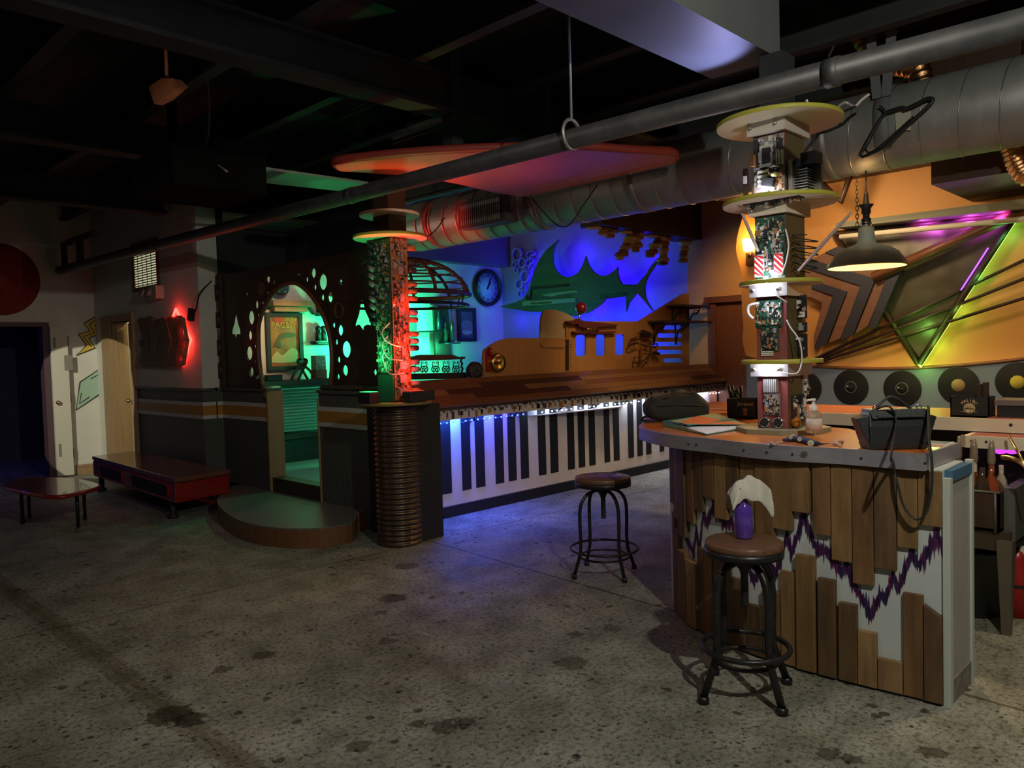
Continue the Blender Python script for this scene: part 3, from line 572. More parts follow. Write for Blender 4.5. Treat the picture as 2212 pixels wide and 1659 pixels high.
# bentwood half dome over the booth
YD = 7.6
dome = thing('bentwood_canopy', 'half dome of bent brown wooden ribs hanging over the green lit booth', 'canopy', oY5(700, 760, YD))
tip = oY5(930, 795, YD); base = tip.z+.02; rad = tip.x-oY5(480, 700, YD).x; ctr = Vector((tip.x-rad, YD, base)); Hd = oY5(520, 480, YD).z-base
KY = .75; N_ = 40; ell = lambda a, t, dz=0, k=1: ctr+Vector((k*rad*math.cos(a)*math.cos(t), k*rad*KY*math.sin(a)*math.cos(t), Hd*math.sin(t)+dz))
b = MB(); b.tube([ell(2*math.pi*i/N_, 0) for i in range(N_)], .028, 0, 6, True); b.build('rim', M['brownred'], dome)
b = MB(); b.tube([ell(2*math.pi*i/N_, 0, -.13, .97) for i in range(N_)], .018, 0, 6, True); b.build('lower_rim', M['brown'], dome)
for j in range(10):
    a = 2*math.pi*j/10+.25; b = MB(); b.tube([ell(a, math.radians(d)) for d in range(0, 91, 9)], .022, 0, 6); b.build('rib', M['brownred'], dome)
for lv in (14, 27, 40, 52, 64, 76):
    b = MB(); b.tube([ell(2*math.pi*i/N_, math.radians(lv)) for i in range(N_)], .011, 0, 5, True); b.build('hoop', M['brownred'], dome)
for j in range(6):
    a = 2*math.pi*j/6; b = MB(); b.tube([ell(a, 0, -.13, .97), ell(a, 0)], .010, 0, 5); b.build('strut', M['brown'], dome)
b = MB(); b.tube([ctr+Vector((0,0,Hd-.02)), (ctr.x, ctr.y, CEIL)], .012, 0, 6); b.build('hanging_rod', M['blackm'], dome)
# green and blue LEDs in the booth
for x, y, z, p in ((7.25, 9.12, 1.95, 26), (7.75, 9.2, 1.6, 10), (5.95, 9.15, 1.75, 22), (6.8, 8.9, 1.0, 12), (5.2, 8.4, .8, 6)):
    light('SPOT', (x, y-.22, z), (.03, 1, .36), p*1.3, .06, (x, YC, z), spot=160, blend=.3)
for y, z, p in ((8.35, 2.75, 6), (7.55, 2.95, 5), (7.75, 2.45, 8), (7.0, 2.55, 8), (7.3, 2.15, 9), (6.6, 2.25, 6), (8.3, 2.15, 6), (6.3, 2.75, 3), (6.5, 1.75, 5), (7.9, 1.65, 7), (8.9, 2.0, 2)):
    light('POINT', (XB-.19, y, z), (.03, .001, 1), p*.6, .05)
light('AREA', (8.6, 6.9, 1.45), (.04, .01, 1), 7, 1.6, (XB, 7.2, 2.8), .1)
light('POINT', (XB-.5, 8.95, 2.5), (.02, .8, .75), 1.1, .06)
light('POINT', (8.6, 6.5, 1.5), (.03, .3, 1), 2.5, .06)
light('SPOT', (5.6, 6.3, 2.2), (.12, 1, .18), 13, .1, (XF, 7.8, 2.35), spot=27, blend=.8)
# ================================================================== ARCH PANEL
C3 = lambda P: [(440+x/4.148, 440+y/4.148) for x, y in P]
ap = thing('arch_screen', 'dark brown screen with a tall arch, round holes and rocket cutouts', 'screen', (XP, 6.8, 1.2))
arch = [(548,1640),(520,1500),(505,1350),(500,1150),(512,1050),(545,960),(590,870),(645,795),(700,745),(765,717),(830,712),(890,740),(960,800),(1020,880),(1078,980),(1118,1080),(1148,1200),(1163,1320),(1165,1480),(1150,1640)]
ya = oX(840, 700, XP).y; aw = wX(C3(sp2(arch, 3)), XP+.03)
for i in (0, -1): aw[i] = (aw[i][0], 1.2)
outer = [(yc0-.02, 1.2)]+[(yc0-.02, 2.42)]+[(ya, 2.42), (ya, 1.2)]+aw[::-1]
HL = [(390,810,25),(582,675,40),(635,710,27),(578,795,25),(480,905,40),(532,890,25),(430,1020,65),(492,1005,28),(470,1140,27),(420,1180,45),(463,1278,25),(413,1338,65),(465,1410,22),(433,1505,45),(488,1548,25),(857,635,22),(930,680,30),(988,622,48),(1002,750,32),(1073,702,75),(1233,700,33),(1070,840,33),(1138,838,50),(1230,1135,50),(1282,1305,78),(1215,1398,32),(1272,1493,52),(1210,1550,30),(1456,537,33),(1540,1510,33),(1195,1240,30),(1170,1088,30)]
rl = [(290,965),(305,1010),(316,1070),(335,1130),(340,1185),(318,1168),(305,1172),(300,1200),(280,1200),(275,1172),(262,1168),(247,1190),(250,1130),(268,1070),(278,1010)]
rr_ = [(1412,832),(1440,880),(1458,960),(1490,1030),(1508,1080),(1500,1102),(1470,1085),(1445,1100),(1440,1132),(1420,1132),(1388,1085),(1360,1115),(1353,1080),(1385,980),(1397,900)]
hs = [circX(*C3([(x, y)])[0], r/4.148, XP+.03) for x, y, r in HL]
def yr2(y): return oX(440+y/4.148, 700, XP+.03).y
hs = [h for h in hs]
b = MB(); b.plate(outer, hs+[wX(C3(rl), XP+.03), wX(C3(rr_), XP+.03)], frameX(XP+.03), .024); b.build('pierced_panel', M['brown'], ap)
b = MB(); b.tube([(XP+.01, y, z) for y, z in aw], .02, 0, 8); b.build('arch_trim', M['brownred'], ap)
b = MB(); c0 = circX(*C3([(515,765)])[0], 64/4.148, XP+.012); b.plate(c0, [], frameX(XP+.012), .01); c0 = circX(*C3([(1208,955)])[0], 74/4.148, XP+.012); b.plate(c0, [p for p in [circX(*C3([(1212,960)])[0], 58/4.148, XP+.012)]], frameX(XP+.012), .012); b.build('porthole_disc', mat('brown_porthole', (.12,.05,.02), .4), ap)
b = MB(); b.bx((XP-.02, yc0-.06, 1.2), (XP+.06, yc0+.02, 2.44))
for z in (1.3, 1.55, 1.85, 2.15): b.tube([(XP-.02, yc0-.02, z), (XP-.02, yc0-.02, z+.17)], .028, 0, 10)
b.tube([(XP-.02, yc0-.02, 1.2), (XP-.02, yc0-.02, 2.42)], .017, 1, 8); b.build('edge_post', [M['brown'], mat('amber_tube', (.12,.07,.03), .25)], ap)
b = MB(); pts = [(XP-.02, ya+.12+(yr-ya-.2)*i/60+.0, 1.225+.012*math.sin(i*2.2)) for i in range(61)]; b.tube(pts, .018, 0, 6)
tag(b.build('rope', mat('hemp_rope', (.06,.05,.035), .8, bump=.4, scale=60)), 'thick dark rope lying along the top of the striped half wall', 'rope')
# step in the opening
st = thing('rounded_step', 'low rounded platform step with orange brown edge before the arch opening', 'step', (3.55, 6.6, 0))
stp = sp2(wZ([(772,1108),(760,1128),(690,1140),(600,1140),(520,1125),(478,1098),(470,1075),(500,1050)], .16), 4)
pp = [(XP, stp[0][1])]+stp+[(XP, stp[-1][1])]
b = MB(); b.plate(pp, [], frameZ(.075), .15); b.build('riser', wood('orange_brown_fascia', (.16,.07,.03), (.20,.09,.04), 'y', .4), st)
b = MB(); b.plate(pp, [], frameZ(.155), .012); b.build('tread', mat('dark_vinyl_tread', (.14,.14,.13), .4), st)
b = MB(); b.bx((XP+.0, yr-.0, .162), (XP+.14, yl, .30))
for i in range(16): y = yr+.05+i*(yl-yr-.1)/16; b.bx((XP-.004, y, .19), (XP, y+.012, .26), 1)
struct(b, 'trim_60', [M['brown'], M['beam']])
# ---- inside the arch on the clock wall
t, x0, x1, z0_, z1_ = None, 0, 0, 0, 0
p0, p1 = oY(*C3([(540,975)])[0], YC), oY(*C3([(885,1485)])[0], YC)
po = thing('framed_poster', 'framed vintage space poster in amber tones inside the arch', 'picture', ((p0.x+p1.x)/2, YC-.03, p1.z))
f = .055; X0, X1, Z0, Z1 = p0.x, p1.x, p1.z, p0.z
b = MB(); b.bx((X0, YC-.05, Z0), (X0+f, YC, Z1)); b.bx((X1-f, YC-.05, Z0), (X1, YC, Z1)); b.bx((X0+f, YC-.05, Z0), (X1-f, YC, Z0+f)); b.bx((X0+f, YC-.05, Z1-f), (X1-f, YC, Z1)); b.build('frame', M['black'], po)
b = MB(); b.bx((X0+f, YC-.025, Z0+f), (X1-f, YC, Z1-f)); b.build('print', mat('amber_poster_ground', (.42,.19,.06), .3, c2=(.22,.10,.05), scale=7), po)
b = MB(); w_, h_ = X1-X0-2*f, Z1-Z0-2*f; xx = lambda u: X0+f+u*w_; zz = lambda v: Z0+f+v*h_; Yp = YC-.03
def TM(u, v): return Matrix.Translation((xx(u), Yp-.004, zz(v))) @ Matrix.Rotation(math.radians(90), 4, 'X')
b.text('OF THE', w_*.14, TM(.72, .945), 0); b.text('SPACE', w_*.27, TM(.3, .83), 0); b.text('LOVE', w_*.24, TM(.75, .84), 1)
b.plate(sp2([(xx(.1),zz(.36)),(xx(.3),zz(.5)),(xx(.55),zz(.58)),(xx(.85),zz(.6)),(xx(.9),zz(.66)),(xx(.6),zz(.68)),(xx(.3),zz(.62))], 3, True), [], frameY(Yp), .004, 2)
b.plate(sp2([(xx(.02),zz(.08)),(xx(.2),zz(.3)),(xx(.4),zz(.22)),(xx(.7),zz(.36)),(xx(.95),zz(.3)),(xx(.97),zz(.1))], 3, True), [], frameY(Yp), .004, 3)
b.ball((xx(.3), Yp, zz(.44)), .05, 2, 12, (1,.08,1)); b.bx((xx(0), Yp-.002, zz(0)), (xx(1), Yp, zz(.06)), 4); b.plate(circle(xx(.35), zz(.98), .09, 16), [], frameY(Yp+.001), .003, 4)
b.build('poster_artwork', [mat('poster_yellow', (.4,.35,.08), .4), mat('poster_orange', (.5,.2,.04), .4), mat('poster_olive', (.10,.08,.03), .4), mat('poster_cream', (.5,.32,.16), .4), mat('poster_red', (.4,.06,.02), .4)], po)
def booth_shelf(name, lab, x0, x1, y, dep, th):
    a, c = oY(*C3([(x0, y)])[0], YC-.02), oY(*C3([(x1, y)])[0], YC-.02); b = MB(); b.bx((a.x, YC-dep, a.z-th), (c.x, YC, a.z)); b.bx((a.x+.05, YC-dep*.7, a.z-th*2), (c.x-.05, YC, a.z-th))
    return tag(b.build(name, M['brown']), lab, 'shelf'), a, c
booth_shelf('wall_shelf', 'tan wooden cornice shelf above the framed poster', 560, 915, 870, .2, .07)[0].data.materials[0] = M['tan']
_, a, c = booth_shelf('wall_shelf', 'small black shelf holding a pair of figurines right of the poster', 960, 1160, 1232, .16, .02)
q = oY(*C3([(1050, 1228)])[0], YC-.09); q.z = a.z
b = MB()
for dx in (-.035, .045): b.ball((q.x+dx, YC-.09, q.z+.17), .04, 0, 12); b.tube([(q.x+dx, YC-.09, q.z), (q.x+dx, YC-.09, q.z+.14)], [.045,.03], 0, 8); b.tube([(q.x+dx-.03, YC-.09, q.z), (q.x+dx-.04, YC-.09, q.z+.1)], .014, 0, 6)
tag(b.build('figurine', M['black']), 'pair of small dark figurines on the black shelf against the green glow', 'figurine')
booth_shelf('wall_shelf', 'upper black corner shelf with a dark speaker right of the poster', 975, 1080, 980, .16, .02)
q = oY(*C3([(1050, 960)])[0], YC-.09); b = MB(); b.lathe([(0,0),(.06,0),(.07,.08),(.05,.16),(0,.17)], (q.x, YC-.09, oY(*C3([(1030,978)])[0], YC-.02).z), 0, 16); tag(b.build('jar', M['black']), 'dark jar on the upper black corner shelf', 'jar')
q = oY(*C3([(690, 845)])[0], YC-.1); b = MB(); b.ball((q.x, YC-.1, q.z+.13), .13, 0, 18, (1,.6,.75)); tag(b.build('glass_bowl', mat('dark_glass', (.04,.06,.05), .1)), 'round dark glass bowl on the tan cornice shelf', 'bowl')
# mantel with slatted blind below
a, c = oY(*C3([(575,1592)])[0], YC-.25), oY(*C3([(1150,1582)])[0], YC-.25)
mt = thing('mantel_cabinet', 'low mantel with slatted grey front behind the arch opening', 'cabinet', ((a.x+c.x)/2, YC-.15, .16))
b = MB(); b.bx((a.x-.3, YC-.32, a.z-.05), (c.x, YC-.003, a.z)); b.bx((a.x-.25, YC-.27, a.z-.10), (c.x-.06, YC-.003, a.z-.05)); b.build('mantel_board', M['brown'], mt)
b = MB(); z = .55
while z < a.z-.12: b.hexa([(a.x-.25, YC-.2, z), (c.x-.1, YC-.2, z), (c.x-.1, YC-.16, z+.03), (a.x-.25, YC-.16, z+.03)], [(a.x-.25, YC-.2, z+.006), (c.x-.1, YC-.2, z+.006), (c.x-.1, YC-.16, z+.036), (a.x-.25, YC-.16, z+.036)]); z += .042
b.build('slatted_front', mat('grey_slats', (.30,.30,.28), .5), mt)
b = MB(); b.bx((a.x-.25, YC-.3, .16), (c.x+1.2, YC-.003, .52)); b.bx((a.x-.25, YC-.34, .46), (c.x+1.2, YC-.003, .50)); b.build('plinth', M['brown'], mt)
q = oY(*C3([(890, 1585)])[0], YC-.2); b = MB()
for sx in (-1, 1):
    for d in (0, .1): b.tube(smooth_poly([(q.x+sx*(.17-d), YC-.2, a.z), (q.x+sx*(.1-d), YC-.2, a.z+.12), (q.x-sx*(.05+d*.2), YC-.2, a.z+.24), (q.x-sx*(.02), YC-.2, a.z+.27)], 4), .018, 0, 6)
tag(b.build('lattice_ornament', M['brown']), 'dark wooden lattice ornament on the mantel behind the arch', 'ornament')
q = oY(*C3([(1030, 1580)])[0], YC-.22); b = MB(); b.bx((q.x-.08, YC-.3, a.z), (q.x+.08, YC-.16, a.z+.12), 0); b.bx((q.x-.075, YC-.29, a.z+.12), (q.x+.075, YC-.17, a.z+.31), 1); tag(b.build('tin_box', [M['brownred'], mat('mottled_tin', (.3,.3,.28), .5, c2=(.05,.05,.05), scale=30)]), 'tall mottled tin with a red base at the right of the mantel', 'tin')
q = oY(*C3([(615, 1590)])[0], YC-.22); b = MB(); b.bx((q.x-.1, YC-.3, a.z), (q.x+.1, YC-.2, a.z+.08)); tag(b.build('black_box', M['black']), 'small black box at the left end of the mantel', 'box')
light('POINT', (5.0, 8.3, 2.7), (1, .85, .55), 12, .1)
light('SPOT', (4.5, 7.2, 1.9), (.03, 1, .4), 14.0, .1, (4.6, 7.4, 0), spot=120)
light('SPOT', (5.0, 7.6, 2.5), (1, .6, .3), 70, .03, ((X0+X1)/2, YC, (Z0+Z1)/2), spot=34, blend=.6)  # added warm spot that lifts the poster, no fixture there
# ================================================================== LEFT WALL ART, LEFT DOOR, RED FURNITURE
C1 = lambda P: [(x/4.148, 450+y/4.148) for x, y in P]
C2 = lambda P: [(x/4.148, 800+y/4.148) for x, y in P]
YW = YL-.006
def outline(b, pts, wd, mi): b.tube([(x, YW-.004, z) for x, z in pts], wd, mi, 5, True)
bolt = [(875,900),(922,975),(850,1045),(885,1128),(795,1165),(852,1252),(683,1318),(775,1225),(702,1130),(805,1098),(750,1030),(866,965)]
p = wY(C1(bolt), YW); b = MB(); b.plate(p, [], frameY(YW), .008, 0); outline(b, p, .008, 1)
inn = wY(C1([(872,985),(800,1042),(845,1118),(745,1150),(815,1238)]), YW); b.tube([(x, YW-.006, z) for x, z in inn], .006, 1, 5)
tag(b.build('lightning_bolt', [mat('bolt_yellow', (.62,.42,.06), .5), M['black']]), 'yellow zigzag lightning bolt with black outline on the left wall', 'wall art')
dia = [(716,1558),(942,1405),(905,1663),(680,1800+.0)]
dp = [(716/4.148, 450+1558/4.148), (942/4.148, 450+1405/4.148), (905/4.148, 800+205/4.148), (680/4.148, 800+355/4.148)]
p = wY(dp, YW); b = MB(); b.plate(p, [], frameY(YW), .008, 0); outline(b, p, .008, 1)
for s in ([(812,1528),(905,1475),(892,1565)], [(728,1655),(710,1750),(800,1690)]):
    q = wY(C1(s), YW); b.tube([(x, YW-.006, z) for x, z in q], .006, 1, 5)
tag(b.build('green_diamond', [mat('diamond_mint', (.36,.52,.40), .5), M['black']]), 'pale green outlined diamond painted low on the left wall', 'wall art')
c = oY(-2, 603, YW); R = .30; 
b = MB()
for i, r in enumerate((1, .82, .64, .46, .28)): b.lathe([(r*.46, .0), (r*.46, .012+.003*i), (0, .012+.003*i)], c, i % 2, 40, RY)
tag(b.build('red_target', [mat('target_red', (.25,.02,.015), .6), mat('target_dark_red', (.235,.018,.014), .6)]), 'big round red target disc on the left wall above the doorway', 'wall art')
d3 = thing('metal_door', 'white metal door standing open beside the dark left doorway', 'door', oY(122, 1031, YL-.05))
a, c = oY(112, 900, YL-.06).x+.02, oY(152, 900, YL-.06).x
b = MB(); b.bx((a, YL-.10, .02), (c, YL-.05, dz+.0)); b.build('leaf', mat('white_door_enamel', (.62,.60,.52), .4), d3)
b = MB()
for z in (.25, 1.0, 1.75): b.tube([(c+.012, YL-.075, z), (c+.012, YL-.075, z+.12)], .012, 0, 8)
b.build('hinge', mat('dull_hinge', (.2,.19,.17), .5, .5), d3)
b = MB(); b.bx((a+.03, YL-.106, .28), (a+.06, YL-.10, .45)); b.bx((a+.03, YL-.106, 1.72), (a+.06, YL-.10, 1.86)); b.bx((a+.15, YL-.106, 1.42), (a+.25, YL-.10, 1.62)); b.build('bolt_plate', mat('grey_plate', (.25,.23,.2), .5), d3)
b = MB(); b.ball((a+.045, YL-.13, 1.0), .03, 0, 10); b.build('knob', M['brass'], d3)
# red bench with two slots
be = thing('red_media_bench', 'long low red lacquered bench with two dark slots before the striped wall', 'bench', (3.2, 8.5, 0))
BQ = [oZ(200, 985.6, .40), oZ(377, 1034, .40), oZ(495, 1014.5, .40)]
BQ.append(BQ[0]+(BQ[2]-BQ[1])*.85)
def bq(z, k=0.0):
    m = sum(BQ, Vector((0,0,0)))/4; out = []
    for p in BQ:
        d = (p-m); d.z = 0; q = p+d.normalized()*k; out.append((q.x, q.y, z))
    return out
b = MB(); b.hexa(bq(.166), bq(.345)); b.build('carcass', M['red'], be, .006)
b = MB(); b.hexa(bq(.36, .012), bq(.40, .012)); b.hexa(bq(.345, -.02), bq(.36, -.02)); b.build('top', M['redtop'], be, .004)
e0 = Vector(bq(0)[0]); e1 = Vector(bq(0)[1]); ed_ = (e1-e0).normalized(); en_ = Vector((ed_.y, -ed_.x, 0)); en_ = en_ if en_.x < 0 else -en_; Lb = (e1-e0).length
MS = Matrix(((ed_.x, 0, en_.x, e0.x), (ed_.y, 0, en_.y, e0.y), (0, 1, 0, 0), (0, 0, 0, 1)))
for u0, u1 in ((.10, .42), (.52, .94)):
    b = MB(); u0 *= Lb; u1 *= Lb; b.plate(rrect(u0, .18, u1, .335, .05), [rrect(u0+.025, .198, u1-.025, .318, .04)], MS @ Matrix.Translation((0,0,.004)), .014, 0); b.plate(rrect(u0+.02, .195, u1-.02, .32, .04), [], MS @ Matrix.Translation((0,0,.002)), .006, 1); b.build('slot', [M['red'], M['black']], be)
for p in bq(0, -.18): b = MB(); b.lathe([(0,0),(.05,0),(.05,.03),(.03,.035),(.03,.167)], p, 0, 14); b.build('foot', M['black'], be)
# surfboard table
tb = thing('surfboard_table', 'low glossy red surfboard shaped table beside the open white door', 'table', oZ(120, 1110, 0))
sp_ = sp2([(8,1047),(60,1062),(120,1070),(170,1062),(213,1048),(180,1036),(140,1031),(60,1033)], 4, True); p = wZ(sp_, .38)
b = MB(); b.plate(p, [], frameZ(.365), .03, 0); b.build('board', M['redtop'], tb)
b = MB(); b.tube([(x, y, .362) for x, y in p], .02, 0, 6, True); b.build('rail', M['red'], tb)
for px, py in ((45,1050),(60,1040),(165,1055),(180,1042)): q = oZ(px, py, .36); b = MB(); b.tube([(q.x, q.y, 0), (q.x, q.y, .35)], .016, 0, 8); b.build('leg', M['blackm'], tb)
# louvred window high on the corridor wall, emergency light, plug cord
w0, w1 = oX(291, 560, XC), oX(340, 560, XC); zt2, zb2 = oX(330, 524, XC).z, oX(318, 618, XC).z
wd = bpy.data.objects.new('window_1', None); COL.objects.link(wd); wd.location = (XC, w1.y, zb2); WL['window_1'] = wd.location.copy(); wd['kind'] = 'structure'
b = MB()
for (y0, y1, z0, z1) in ((w1.y-.05, w0.y+.05, zb2-.05, zb2), (w1.y-.05, w0.y+.05, zt2, zt2+.05), (w1.y-.05, w1.y, zb2, zt2), (w0.y, w0.y+.05, zb2, zt2)): b.bx((XC-.02, y0, z0), (XC+.01, y1, z1))
b.build('window_frame', M['brownred'], wd)
b = MB(); b.bx((XC-.004, w1.y, zb2), (XC-.002, w0.y, zt2)); b.build('window_pane', glow('lit_blind', (.75,.72,.45), .5), wd)
b = MB(); z = zb2+.01
while z < zt2: b.bx((XC-.016, w1.y, z), (XC-.010, w0.y, z+.012)); z += .03
for i in range(1, 5): y = w1.y+(w0.y-w1.y)*i/5; b.bx((XC-.022, y-.006, zb2), (XC-.018, y+.006, zt2))
b.build('louvre', mat('louvre_slat', (.25,.24,.18), .5), wd)
q = oX(343, 628, XC); em = thing('emergency_light', 'small twin head emergency light under the louvred window', 'light fixture', q)
b = MB(); b.bx((XC-.09, q.y-.14, q.z-.1), (XC, q.y+.14, q.z+.05)); b.build('housing', mat('cream_plastic', (.4,.38,.33), .5), em)
for s in (-.1, .1): b = MB(); b.lathe([(0,-.04),(.04,-.03),(.055,.025),(0,.03)], (XC-.10, q.y+.12+s, q.z-.02), 0, 16, Matrix.Rotation(math.radians(-70), 3, 'Y')); b.build('lamp_head', mat('grey_lamp_head', (.25,.24,.22), .3), em)
cd_ = thing('hanging_plug', 'black cord and plug hanging against the corridor wall beside the chevrons', 'cord', oX(413, 690, XC-.05))
b = MB(); b.tube(smooth_poly([oX(457, 607, XC), oX(432, 635, XC-.05), oX(424, 665, XC-.06), oX(419, 680, XC-.06)], 5), .008, 0, 6); b.build('cord', M['black'], cd_)
b = MB(); q = oX(413, 680, XC-.06); b.box(q, (.05, .07, .13), 0, Matrix.Rotation(.3, 3, 'X')); b.build('plug', M['black'], cd_)
# chevron arrow of wood with red LED
ch = thing('chevron_arrow', 'brown wooden chevrons forming an arrow with red neon edge on the corridor wall', 'wall art', oX(350, 780, XC-.05))
for i in range(6):
    x = 1235+i*68+ (0, 4, 8, 2, 8, 10)[i]; wdt = 68
    pts = [(x, 1005+(-10, -20, 5, -12, -20, -25)[i]), (x+wdt*.5, 985+(-10, -20, 5, -12, -20, -25)[i]), (x+wdt, 1010+(-10, -20, 5, -12, -20, -25)[i]), (x+wdt+40, 1190), (x+wdt+5, 1405), (x+wdt*.55, 1415), (x+8, 1400), (x+55, 1195)]
    b = MB(); th = .03+.012*(i % 2); b.plate(wX(C1(pts), XC-.05), [], frameX(XC-.045-.004*i), th); b.build('chevron_board', mat('chevron_brown_%d' % i, (.20+.03*(i % 3), .13+.02*(i % 2), .08), .6, c2=(.13,.09,.06), scale=5, stretch=(1,1,6)), ch)
b = MB(); b.plate(wX(C1([(1258,1180),(1290,1170),(1300,1230),(1265,1245)]), XC-.05), [], frameX(XC-.05), .03); b.build('end_block', M['brown'], ch)
neon = [(1550,970),(1575,900),(1640,1040),(1712,1180),(1670,1300),(1625,1400)]
pts = [oX(x, y, XC-.02) for x, y in C1(neon)]; b = MB(); b.tube(pts, .012, 0, 6); b.build('red_neon', glow('red_neon', (1,.03,.02), 10), ch)
for i, (a, c) in enumerate(zip(pts[:-1], pts[1:])):
    q = a.lerp(c, .5); light('POINT', (XC-.07, q.y-.03, q.z), (1,.03,.03), (.3,.5,2.6,2.0,.8)[i], .04)
# dance floor seam
b = MB(); a, c = oZ(-40, 1093, 0), oZ(70, 1078, 0); b.tube([a+Vector((0,0,.003)), c+Vector((0,0,.003))], .012, 0, 6); struct(b, 'trim_61', M['steel'])
# ================================================================== CIRCUIT BOARDS, COLUMNS
def board(b, M4, w, h, rr, n, base=0, kinds=(1,2,3,4), th=.006, big=1.0, reach=.02):
    """one populated board in the local xy plane of M4 (z outward), added to b"""
    def lb(x0, y0, x1, y1, z0, z1, mi):
        vs = [M4 @ Vector((x, y, z)) for z in (z0, z1) for x, y in ((x0,y0),(x1,y0),(x1,y1),(x0,y1))]; b.hexa(vs[:4], vs[4:], mi)
    lb(-w/2, 0, w/2, h, 0, th, base)
    for i in range(n):
        s = rr.choice((.008,.011,.014,.018,.03))*big; t = s*rr.choice((.6,1,1.4,2.4)); x = rr.uniform(-w/2+.002, w/2-s-.002); y = rr.uniform(.002, max(.003, h-t-.002))
        if x+s > w/2 or y+t > h: continue
        lb(x, y, x+s, y+t, th-.001, th+rr.uniform(.2, 1)*reach*(.4 if s > .02 else 1), rr.choice(kinds))
    return lb
BM = [M['pcb'], M['chip'], M['comp'], M['compw'], M['compr'], M['pcb2']]
def onface(face, c, lo):      # matrix for a board on a -X or -Y face, c = in-plane coordinate, plane value, z
    if face == 'x': return Matrix(((0,0,-1,c[0]),(-1,0,0,c[1]),(0,1,0,lo),(0,0,0,1)))
    if face == 'y': return Matrix(((1,0,0,c[0]),(0,0,-1,c[1]),(0,1,0,lo),(0,0,0,1)))
def disc(parent, name, c, r, mats, th=.022, n=56):
    b = MB(); b.lathe([(0,-th/2),(r-.003,-th/2)], c, 1, n, None, False); b.lathe([(r-.003,-th/2),(r,-th/2+.003),(r,th/2-.003),(r-.003,th/2)], c, 0, n); b.lathe([(r-.003,th/2),(0,th/2)], c, 0, n, None, False)
    return b.build(name, mats, parent)
RIM = [M['lime'], M['cream']]
# ---- post over the bar
PX0, PX1, PY0, PY1, ZB = 3.825, 4.05, 1.79, 1.955, 1.04
PCX, PCY = (PX0+PX1)/2, (PY0+PY1)/2
cp = thing('circuit_post', 'square post clad in circuit boards with four lime edged discs standing on the bar', 'column', (PCX, PCY, ZB))
b = MB(); b.plate([(PCX+.24*math.cos(a)*1.0, PCY+.24*math.sin(a)) for a in [i*math.pi/4+math.pi/8 for i in range(8)]], [], frameZ(ZB+.0125), .025); b.build('base_slab', [mat('olive_grey_slab', (.23,.23,.14), .4)], cp)
b = MB(); b.bx((PX0+.012, PY0, ZB+.025), (PX1, PY1, 2.60), 1); b.bx((PX0, PY0, ZB+.025), (PX0+.014, PY1, 1.80), 0); b.bx((PX0, PY0, 1.82), (PX0+.014, PY1, 2.6), 0); b.build('post_core', [M['maroon'], mat('dark_olive_side', (.10,.075,.03), .5)], cp)
b = MB(); b.bx((PX0+.03, PY0+.02, 2.60), (PX1-.05, PY1-.02, 2.995)); b.build('post_neck', M['beam'], cp)
light('SPOT', (PX0-.05, PY1+.12, 2.72), (.45,.45,1), 10, .03, (PX0-.3, PY1+.2, 3.0), spot=110, blend=.4)  # added violet uplight for the beam end, no fixture modelled
zd = {}
for k_, (px, py, hw) in enumerate(((1685,272,127),(1687,440,117),(1688,612,85),(1692,780,83))):
    Zc = (Vector((PCX, PCY, EYE))-CAM).dot(FW); d = ray(px, py); z = EYE + d.z/ d.dot(FW)*Zc
    zd[k_] = z; disc(cp, 'shelf_disc', (PCX, PCY, z), hw*4.17/FPX, RIM)
    b = MB(); b.bx((PX0-.035, PY0-.02, z-.075), (PX1+.03, PY1+.02, z-.011)); b.build('bracket_box', mat('pale_bracket_board', (.50,.46,.42), .5) if k_ in (0,) else M['comp'] if k_ > 1 else M['cream'], cp)
    b = MB()
    for sx in (.03, PY1-PY0-.0): b.ball((PX0-.036, PY0+sx, z-.04), .012, 0, 10)
    b.build('screw_stud', M['chrome'], cp)
rr = random.Random(21)
# top board
z0 = zd[1]+.02; h0 = zd[0]-.085-z0
b = MB(); lb = board(b, onface('x', (PX0, PCY), z0), .165, h0, rr, 150, 5, (1,2,2,3,4,5), reach=.014, big=.65)
for i in range(4): lb(-.055, .05+i*.024, .02, .062+i*.024, .006, .02, 3)
for i in range(3): lb(.045+i*.014, .15, .053+i*.014, .22, .006, .02, 3)
lb(-.045, .15, .03, .26, .006, .016, 2); lb(-.03, .165, .015, .245, .016, .02, 1); lb(-.076, .16, -.05, .30, .006, .02, 1); lb(-.082, .16, -.062, .22, .02, .045, 4)
b.build('motherboard', BM, cp)
b = MB(); b.ball((PX0-.035, PCY-.045, z0+.115), .033, 0, 18); b.build('chrome_ball', M['chrome'], cp)
b = MB(); b.box((PX0-.03, PCY-.01, z0+.065), (.03, .06, .04), 0, Matrix.Rotation(.25, 3, 'X')); b.build('black_block', M['chip'], cp)
b = MB(); b.bx((PX0+.02, PY1+.05, z0), (PX0+.03, PY1+.075, z0+.17), 0); b.bx((PX0+.012, PY1+.052, z0+.09), (PX0+.02, PY1+.07, z0+.13), 2); b.bx((PX0+.02, PY1+.012, z0), (PX0+.03, PY1+.026, z0+.12), 1); b.build('memory_stick', [M['brown'], M['comp'], M['compw']], cp)
b = MB(); 
for i in range(9): b.bx((PX0+.04, PY0-.10, z0+.0+i*.014), (PX0+.15, PY0-.03, z0+.005+i*.014), 0)
